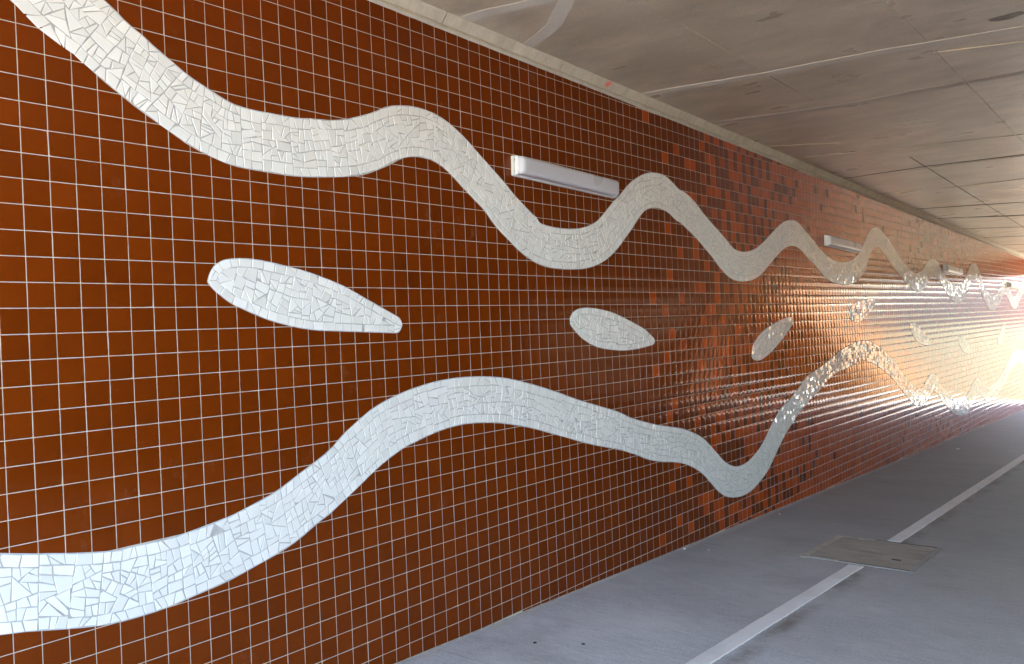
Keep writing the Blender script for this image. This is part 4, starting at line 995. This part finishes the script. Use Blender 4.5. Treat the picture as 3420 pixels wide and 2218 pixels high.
# chamfered edge, cast in lengths
cuts = [U0, -24, -12, -.3, 11.8, 23.72, 35.6, 47.6, 59.6, 72, 84, 96, 108, 119.8, 132, 144, 156, 168, 180, 192, 204, 216, 228, 240, U1]
mb = MB()
for c0, c1 in zip(cuts[:-1], cuts[1:]):
    uu = np.linspace(c0 + .03, c1 - .03, max(3, int((c1 - c0) / .5)))
    off = rnd.uniform(-.015, .02)
    rows = []
    for u in uu:
        j = lambda s: noise.noise((u * .5, s, 2)) * .030 + noise.noise((u * 2.3, s, 9)) * .022
        b = vc(u)
        rows.append([P(u, b + .60 + j(1), -.02), P(u, b + .58 + j(1), -.045 + off * .3),
                     P(u, b + .30 + j(2) * .6, -.27 + off + j(3) * .6), P(u, b + .02, -.52 + off + j(4)), P(u, b - .06, -.55 + off + j(4))])
    k = 5
    nrow = len(rows)
    mb.add([p for r in rows for p in r],
           [(i * k + q, i * k + q + 1, (i + 1) * k + q + 1, (i + 1) * k + q) for i in range(nrow - 1) for q in range(k - 1)]
           + [tuple(range(k)), tuple((nrow - 1) * k + q for q in range(k - 1, -1, -1))])
child(mb.build('edge_chamfer', M['edge'], smooth=False), ceil)


def strip_on_soffit(path, halfw, name, mat, thick=.035, jit=.03, seg=.8):
    """raised strip along (u, w) points"""
    pts = []
    for (a, b), (c, d) in zip(path[:-1], path[1:]):
        m = max(1, int(math.hypot(c - a, d - b) / seg))
        for i in range(m):
            pts.append((a + (c - a) * i / m, b + (d - b) * i / m))
    pts.append(path[-1])
    vs = []
    for i, (u, w) in enumerate(pts):
        p, q = pts[max(0, i - 1)], pts[min(len(pts) - 1, i + 1)]
        dx, dy = q[0] - p[0], q[1] - p[1]
        L = math.hypot(dx, dy)
        nx, ny = -dy / L, dx / L
        h1 = halfw * (1 + jit * 6 * noise.noise((u * .7, w * .7, halfw)))
        h2 = halfw * (1 + jit * 6 * noise.noise((u * .7, w * .7, 7 + halfw)))
        for sgn, hw in ((1, h1), (-1, h2)):
            uu_, ww_ = u + nx * sgn * hw, w + ny * sgn * hw
            vs += [P(uu_, vc(uu_) - .02, ww_), P(u + nx * sgn * hw * .93, vc(uu_) + thick, w + ny * sgn * hw * .93)]
    mb = MB()
    m = len(pts)
    fs = []
    for i in range(m - 1):
        a, b = i * 4, (i + 1) * 4
        fs += [(a, a + 1, b + 1, b), (a + 1, a + 3, b + 3, b + 1), (a + 3, a + 2, b + 2, b + 3)]
    fs += [(0, 2, 3, 1), (4 * m - 4, 4 * m - 3, 4 * m - 1, 4 * m - 2)]
    mb.add(vs, fs)
    return child(mb.build(name, mat), ceil)


strip_on_soffit([(46.6, -.55), (47.2, -3.7), (48.6, -10.2), (49.6, -17.6), (51.6, -26.4), (54, -38), (58, -78)], .52, 'joint_strip', M['patch'], .03, .03)
strip_on_soffit([(58.6, -.55), (60.0, -5), (61.6, -11.8), (61.8, -18.2), (62.3, -24.9), (63.5, -40), (66, -78)], .50, 'joint_strip', M['strip2'], .022, .03)
strip_on_soffit([(25.3, -.55), (25.5, -2.4), (25.8, -3.6), (26.3, -6.2), (27.2, -11)], .55, 'patch_strip', M['patch'], .02, .06)
strip_on_soffit([(31.4, -.55), (30.7, -2.4), (29.7, -4.1), (27.9, -6.1), (26.3, -7.6)], .52, 'patch_strip', M['patch'], .022, .04)
mb = MB()  # unseen beam across the far exit, added to cut the mirrored sky
mb.add([P(U1 - 4, vc(U1) - .3, -.3), P(U1 - .05, vc(U1) - .3, -.3), P(U1 - .05, vc(U1) + 4.0, -.3), P(U1 - 4, vc(U1) + 4.0, -.3),
        P(U1 - 4, vc(U1) - .3, W_OPP + .2), P(U1 - .05, vc(U1) - .3, W_OPP + .2), P(U1 - .05, vc(U1) + 4.0, W_OPP + .2), P(U1 - 4, vc(U1) + 4.0, W_OPP + .2)],
       [(0, 1, 2, 3), (4, 7, 6, 5), (0, 4, 5, 1), (1, 5, 6, 2), (2, 6, 7, 3), (3, 7, 4, 0)])
child(mb.build('sky_blocking_beam', M['edge']), ceil)
# thin cast ridges and open joints left by the formwork
for path, hw, mt in (([(-31, -9.8), (12, -9.9), (46.8, -10.0)], .07, 'soffit'), ([(49.2, -10.0), (58, -10.1)], .05, 'soffit'), ([(88, -10.2), (146, -9.6), (252, -9.2)], .035, 'slot'),
                     ([(-31, -20.7), (40, -20.8), (49.6, -20.9)], .09, 'soffit'), ([(52, -20.9), (252, -20.9)], .06, 'soffit'),
                     ([(52.4, -20.7), (54.4, -26.0), (57, -34), (66, -78)], .028, 'soffit'),
                     ([(79.4, -1.6), (82.0, -10.3), (85.3, -21.1), (90, -50)], .035, 'strip2'),
                     ([(71.2, -.6), (75.3, -6.6)], .03, 'soffit'),
                     ([(95.4, -.6), (95.1, -10.1), (96.5, -20.0), (99, -78)], .10, 'slot'),
                     ([(96.2, -8), (96.4, -14.0), (97.2, -20.0)], .05, 'patch'),
                     ([(110, -.6), (113, -10), (117, -78)], .05, 'soffit'),
                     ([(130.0, -.6), (133, -8), (135.9, -14.5), (140, -78)], .16, 'slot'),
                     ([(144.5, -.6), (148.6, -7), (151.9, -12.2), (158, -78)], .20, 'slot'),
                     ([(145.4, -3), (149.6, -7.4), (152.9, -12.2)], .08, 'patch'),
                     ([(163.4, -.6), (170.4, -9.6), (178, -78)], .14, 'slot'), ([(183.0, -.6), (187.1, -7.2), (196, -78)], .20, 'slot'),
                     ([(203, -.6), (210, -12), (220, -78)], .2, 'slot'), ([(224, -.6), (236, -78)], .2, 'slot'),
                     ([(-14, -.6), (-12, -78)], .06, 'soffit'), ([(10, -.6), (13, -78)], .06, 'soffit')):
    strip_on_soffit(path, hw, 'formwork_joint' if mt == 'slot' else 'formwork_ridge', M[mt], .03 if mt == 'slot' else .05, .06, 1.2)
# dark rust-brown stain
mb = MB()
pts = []
for i in range(22):
    a = i / 22 * 2 * math.pi
    r = 1 + .55 * noise.noise((math.cos(a) * 1.7, math.sin(a) * 1.7, 5))
    u, w = 48.5 + .55 * r * math.cos(a), -26.0 + 1.0 * r * math.sin(a)
    pts.append(P(u, vc(u) + .012, w))
mb.add(pts, [tuple(range(22))])
child(mb.build('rust_stain', M['stain']), ceil)

# pink spray dot on the chamfer
mb = MB()
cu, fr0 = 41.55, .66
pts = []
for i in range(16):
    a = i / 16 * 2 * math.pi
    r = 1 + .35 * noise.noise((math.cos(a) * 1.3, math.sin(a) * 1.3, 3))
    du_, f_ = .34 * r * math.cos(a) + .12 * math.sin(a), fr0 + .33 * r * math.sin(a) - .05
    u = cu + du_
    pts.append(P(u, vc(u) + .02 + .56 * (1 - f_) - .012, -.045 - .48 * f_ - .035))
ctr = tuple(sum(p[i] for p in pts) / len(pts) for i in range(3))
mb.add(pts + [ctr], [(i, (i + 1) % 16, 16) for i in range(16)])
child(mb.build('spray_mark', M['pink']), ceil)['label'] = 'pink spray-painted spot'

# ------------------------------------------------------------------ path
def floor_pt(u, w, lift=0.0):
    x, y, z = P(u, vf(u), w)
    return (x, y, z + lift)


def sheet(u0, u1, w0, w1, lift, nu, nw, name, mat):
    mb = MB()
    us_, ws_ = np.linspace(u0, u1, nu), np.linspace(w0, w1, nw)
    mb.add([floor_pt(u, w, lift) for u in us_ for w in ws_],
           [(i * nw + j, (i + 1) * nw + j, (i + 1) * nw + j + 1, i * nw + j + 1) for i in range(nu - 1) for j in range(nw - 1)])
    return mb.build(name, mat, fix=False)


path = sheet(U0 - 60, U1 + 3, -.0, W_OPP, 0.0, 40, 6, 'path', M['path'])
me = path.data
import bmesh
bm = bmesh.new(); bm.from_mesh(me); bmesh.ops.recalc_face_normals(bm, faces=bm.faces)
if sum(f.normal.z for f in bm.faces) < 0:
    bmesh.ops.reverse_faces(bm, faces=bm.faces)
bm.to_mesh(me); bm.free()
tag(path, kind='structure')


def slab_on_path(poly_uw, lift, name, mat, bev=.0015, parent=path):
    mb = MB()
    if area(poly_uw) < 0:
        poly_uw = poly_uw[::-1]
    mb.prism([floor_pt(u, w, -.003) for u, w in poly_uw], [floor_pt(u, w, lift) for u, w in poly_uw], bottom=False)
    return mb.build(name, mat, parent)


def line_edge(u, base, seed):
    return base + .045 * noise.noise((u * .35, seed, 0)) + .035 * noise.noise((u * 2.1, seed, 4)) + .02 * noise.noise((u * 7, seed, 8))


def line_w(u):
    return float(np.interp(u, [-70, 27, 53, 63, 130, 400], [-12.5, -12.75, -13.2, -13.28, -13.6, -14.6]))


for (c0, c1, lb) in ((-68, 53.15, 'near stretch of the white painted line, up to the access cover'), (63.0, U1 + 2, 'far stretch of the white painted line beyond the access cover')):
    us_ = np.arange(c0, min(c1, 120), .22) if c0 < 0 else np.r_[np.arange(c0, 110, .25), np.arange(110, c1, 1.0)]
    us_ = np.r_[us_[:-1], c1]
    mb = MB()
    nn = len(us_)
    rows = []
    for u in us_:
        a, b = line_edge(u, line_w(u), 1), line_edge(u, line_w(u) - 1.10, 2)
        rows.append([floor_pt(u, a, -.002), floor_pt(u, a - .025, .0045), floor_pt(u, (a + b) / 2, .0058), floor_pt(u, b + .025, .0045), floor_pt(u, b, -.002)])
    mb.add([p for r in rows for p in r], [(i * 5 + k, i * 5 + k + 1, (i + 1) * 5 + k + 1, (i + 1) * 5 + k) for i in range(nn - 1) for k in range(4)] + [(0, 1, 2, 3, 4), tuple(range(5 * nn - 1, 5 * nn - 6, -1))])
    o = mb.build('white_line', M['line'], path)
    o['label'] = lb

# joints in the path
def joint(u, w0, w1, width, skew=0.0):
    m = max(2, int(abs(w1 - w0) / .6))
    L, R_ = [], []
    for i in range(m + 1):
        w = w0 + (w1 - w0) * i / m
        c = u + skew * w + .02 * noise.noise((w * .8, u, 0))
        hw = width * (.5 + .3 * noise.noise((w * 1.7, u, 5)))
        L.append((c - hw, w)); R_.append((c + hw, w))
    mb = MB()
    k = len(L)
    mb.add([floor_pt(a, b, .0016) for a, b in L + R_], [(i, i + 1, k + i + 1, k + i) for i in range(k - 1)])
    o = mb.build('joint_line', M['joint'], path, fix=False)
    return o


joint(20.85, -.15, -12.6, .05, -.03)
joint(53.3, -.3, -9.0, .06)
joint(54.0, -18.1, -55, .05)
joint(62.9, -18.0, -55, .05)
joint(105.5, -.3, -13.2, .10, -.2)
joint(-8, -.3, -12.4, .05)
joint(150, -.3, -13.3, .2, -.2)
joint(172, -.3, -13.3, .6, -.3)
joint(196, -.3, -13.3, .2, -.2)

# ------------------------------------------------------------------ access cover
cov = empty('access_cover', floor_pt(58.2, -13.5), 'flat brown-grey concrete access cover interrupting the white line', 'access cover')


def cover_piece(poly, lift, name, mat):
    return child(slab_on_path(poly, lift, name, mat, parent=None), cov)


cover_piece([(53.95, -9.75), (62.55, -9.75), (62.6, -17.35), (53.85, -17.35)], .0040, 'cover_panel', M['cover'])
def rough_strip(a, b, hw, lift, name, mat, seed):
    m = max(3, int(math.dist(a, b) / .35))
    dx, dy = (b[0] - a[0]) / math.dist(a, b), (b[1] - a[1]) / math.dist(a, b)
    L, R_ = [], []
    for i in range(m + 1):
        t = i / m
        u, w = a[0] + (b[0] - a[0]) * t, a[1] + (b[1] - a[1]) * t
        h1 = hw * (1 + .35 * noise.noise((u * 1.3, w * 1.3, seed)))
        h2 = hw * (1 + .35 * noise.noise((u * 1.3, w * 1.3, seed + 9)))
        L.append((u - dy * h1, w + dx * h1)); R_.append((u + dy * h2, w - dx * h2))
    return cover_piece(L + R_[::-1], lift, name, mat)


rough_strip((53.5, -9.42), (62.7, -9.42), .26, .0034, 'frame_mortar', M['mortar'], 1)
rough_strip((53.6, -17.68), (62.8, -17.66), .17, .0032, 'frame_mortar', M['joint'], 2)
rough_strip((53.75, -9.6), (53.68, -17.5), .10, .0040, 'frame_mortar', M['joint'], 3)
rough_strip((62.78, -9.6), (62.82, -17.6), .09, .0040, 'frame_mortar', M['joint'], 4)
cover_piece([(53.8, -12.2), (53.92, -12.2), (53.92, -17.4), (53.78, -17.4)], .0052, 'cover_gap', M['slot'])
cover_piece([(62.52, -12.4), (62.68, -12.4), (62.72, -17.3), (62.56, -17.3)], .0055, 'cover_gap', M['slot'])
cover_piece([(56.4, -15.4), (56.75, -15.4), (56.75, -16.1), (56.4, -16.1)], .0056, 'lifting_slot', M['slot'])
cover_piece([(62.05, -11.35), (62.5, -11.15), (62.5, -11.75)], .0056, 'lifting_notch', M['mortar'])

# ------------------------------------------------------------------ litter
def chip(u, w, r, mat, name, label, cat, group, seed, flat=.5):
    mb = MB()
    m = 7
    base = [(r * (1 + .35 * noise.noise((i, seed, 0))) * math.cos(2 * math.pi * i / m), r * .8 * (1 + .35 * noise.noise((i, seed, 3))) * math.sin(2 * math.pi * i / m)) for i in range(m)]
    mb.prism([(x, y, -.001) for x, y in base], [(x * .65, y * .65, r * flat) for x, y in base])
    o = mb.build(name, mat)
    o.location = floor_pt(u, w, 0.001)
    o.rotation_euler = (.1, .05, seed * 1.3)
    tag(o, label, cat, group)
    return o


chip(50.4, -.45, .016, M['chip'], 'white_chip', 'small white chip lying against the foot of the tiled wall', 'debris', 'white chips on the path', 1)
chip(51.2, -2.3, .009, M['chip'], 'white_chip', 'tiny white chip on the path just out from the wall, left of the access cover', 'debris', 'white chips on the path', 2)
chip(69.0, -1.3, .013, M['chip'], 'white_chip', 'small white chip on the path beyond the access cover, near the wall', 'debris', 'white chips on the path', 3)
chip(134.6, -4.3, .028, M['chip'], 'white_chip', 'farthest white chip lying out on the distant path', 'debris', 'white chips on the path', 4, .3)
chip(25.1, -4.2, .013, M['debris'], 'leaf_scrap', 'dark leaf scrap on the near path, left one of two', 'leaf', 'dark scraps on the near path', 5, .2)
chip(26.6, -6.6, .013, M['debris'], 'leaf_scrap', 'dark leaf scrap on the near path, right one of two', 'leaf', 'dark scraps on the near path', 6, .2)

# ------------------------------------------------------------------ beyond the picture: what lights it and what the glaze mirrors
mb = MB()
mb.add([P(a0, vf(a0) + 1, W_OPP), P(a1, vf(a1) + 1, W_OPP), P(a1, vc(a1) - .1, W_OPP), P(a0, vc(a0) - .1, W_OPP),
        P(a0, vf(a0) + 1, W_OPP - 3), P(a1, vf(a1) + 1, W_OPP - 3), P(a1, vc(a1) - .1, W_OPP - 3), P(a0, vc(a0) - .1, W_OPP - 3)],
       [(0, 3, 2, 1), (4, 5, 6, 7), (0, 1, 5, 4), (1, 2, 6, 5), (2, 3, 7, 6), (3, 0, 4, 7)])
tag(mb.build('opposite_wall', M['opp']), 'plain red-brown tiled wall on the far side of the underpass', 'wall')

xe0, xe1 = (U0 - 60) * T, (U1 + 3) * T
z0, z1 = floor_pt(U0 - 60, 0)[2] - .006, floor_pt(U1 + 3, 0)[2] - .006
mb = MB()
prof = [(-900, z0), (xe0, z0), (xe1, z1), (60, z1 - .05), (900, z1 - .05)]
mb.add([(x, y, z) for x, z in prof for y in (-900, 900)], [(2 * i, 2 * i + 2, 2 * i + 3, 2 * i + 1) for i in range(len(prof) - 1)])
g = mb.build('ground', M['ground'], fix=False)
tag(g, kind='structure')

# unseen earth bank, added so the tiles mirror orange and less sky
mb = MB()
vs, fs = [], []
nu_, nk = 70, 9
for i in range(nu_ + 1):
    u = U1 + 4 + i / nu_ * 75
    zf = floor_pt(min(u, U1 + 3), 0)[2]
    for k in range(nk + 1):
        t = k / nk
        w = -40 - .06 * (u - U1) - t * 90
        j = noise.noise((u * .03, k * .7, 2)) * .5 + noise.noise((u * .12, k * 1.3, 6)) * .25
        vs.append((u * T, w * T, zf - .05 + (4.6 * math.sin(min(1, t * 1.25) * math.pi / 2) + j * t) * (1 if k else 0) * min(1.0, (1 - i / nu_) * 5, .02 + i / nu_ * 9)))
for i in range(nu_):
    for k in range(nk):
        fs.append((i * (nk + 1) + k, i * (nk + 1) + k + 1, (i + 1) * (nk + 1) + k + 1, (i + 1) * (nk + 1) + k))
mb.add(vs, fs)
bank = mb.build('added_earth_bank', M['bank'], fix=False, smooth=True)
tag(bank, kind='structure')

# low hills past the far end
mb = MB()
na, nb_ = 90, 10
R0 = 150.0
vs, fs = [], []
for i in range(na + 1):
    a = -math.pi * .55 + i / na * math.pi * 1.1
    for j in range(nb_ + 1):
        t = j / nb_
        r = R0 + 130 * t
        hgt = (3.0 + 2.4 * noise.noise((a * 3, 0, 1)) + 1.6 * noise.noise((a * 11, t, 4)) + 1.0 * noise.noise((a * 37, t * 3, 8))) * math.sin(min(1, t * 3.2) * math.pi / 2)
        vs.append((r * math.cos(a), r * math.sin(a), z1 - .3 + max(0, hgt) * 2.6))
for i in range(na):
    for j in range(nb_):
        fs.append((i * (nb_ + 1) + j, i * (nb_ + 1) + j + 1, (i + 1) * (nb_ + 1) + j + 1, (i + 1) * (nb_ + 1) + j))
mb.add(vs, fs)
hl = mb.build('hills', M['hill'], fix=False, smooth=True)
tag(hl, kind='structure')
for ob in (g, hl, bank):
    bm = bmesh.new(); bm.from_mesh(ob.data); bmesh.ops.recalc_face_normals(bm, faces=bm.faces)
    if sum(f.normal.z * f.calc_area() for f in bm.faces) < 0:
        bmesh.ops.reverse_faces(bm, faces=bm.faces)
    bm.to_mesh(ob.data); bm.free()

# ------------------------------------------------------------------ sky and sun
SUN_EL, SUN_AZ = math.radians(40), math.radians(-48)   # azimuth measured from +x towards -y
world = bpy.data.worlds.new('World')
scene.world = world
world.use_nodes = True
wt = world.node_tree
bg = wt.nodes['Background']
sky = wt.nodes.new('ShaderNodeTexSky')
sky.sky_type = 'NISHITA'
sky.sun_disc = False
sky.sun_elevation = SUN_EL
d = Vector((math.cos(SUN_EL) * math.cos(SUN_AZ), -math.cos(SUN_EL) * math.sin(SUN_AZ), math.sin(SUN_EL)))
# Nishita: rotation 0 puts the sun at +Y, turning clockwise seen from above
sky.sun_rotation = math.atan2(d.x, d.y)
wt.links.new(sky.outputs[0], bg.inputs[0])
bg.inputs[1].default_value = SKY
sun = bpy.data.lights.new('sun', 'SUN')
sun.energy = SUN
sun.angle = math.radians(.5)
sun.color = (1, .94, .84)
so = bpy.data.objects.new('sun', sun)
so.rotation_euler = d.to_track_quat('Z', 'Y').to_euler()
so.location = (10, -20, 30)
col.objects.link(so)

# ------------------------------------------------------------------ camera
cam = bpy.data.cameras.new('camera')
cam.sensor_width = 36
cam.lens = 2768.33 / 3420 * 36
cam.clip_start = .05
cam.clip_end = 3000
co = bpy.data.objects.new('camera', cam)
col.objects.link(co)
Ru = [(0.6386972649950534, 0.04098237824560047, -0.7683659599181081),
      (-0.028667795392449513, 0.999154713097365, 0.02946212488362053),
      (0.7689238981816586, 0.0032099795413576895, 0.6393322569964458)]
conv = lambda r: Vector((r[0], r[2], -r[1]))
X, Y, Z = conv(Ru[0]), -conv(Ru[1]), -conv(Ru[2])
m4 = Matrix(((X.x, Y.x, Z.x, 0), (X.y, Y.y, Z.y, 0), (X.z, Y.z, Z.z, 0), (0, 0, 0, 1)))
m4.translation = Vector(P(-12.67570421, 1.57983918, -34.82576262))
co.matrix_world = m4
scene.camera = co

# ------------------------------------------------------------------ render settings
vs_ = scene.view_settings
vs_.view_transform = 'Standard'
vs_.look = 'None'
vs_.exposure = EXPO
vs_.gamma = 1
cy = scene.cycles
cy.max_bounces = 14
cy.diffuse_bounces = 9
cy.glossy_bounces = 6
cy.use_denoising = True
cy.caustics_reflective = False
cy.caustics_refractive = False
cy.sample_clamp_indirect = 12
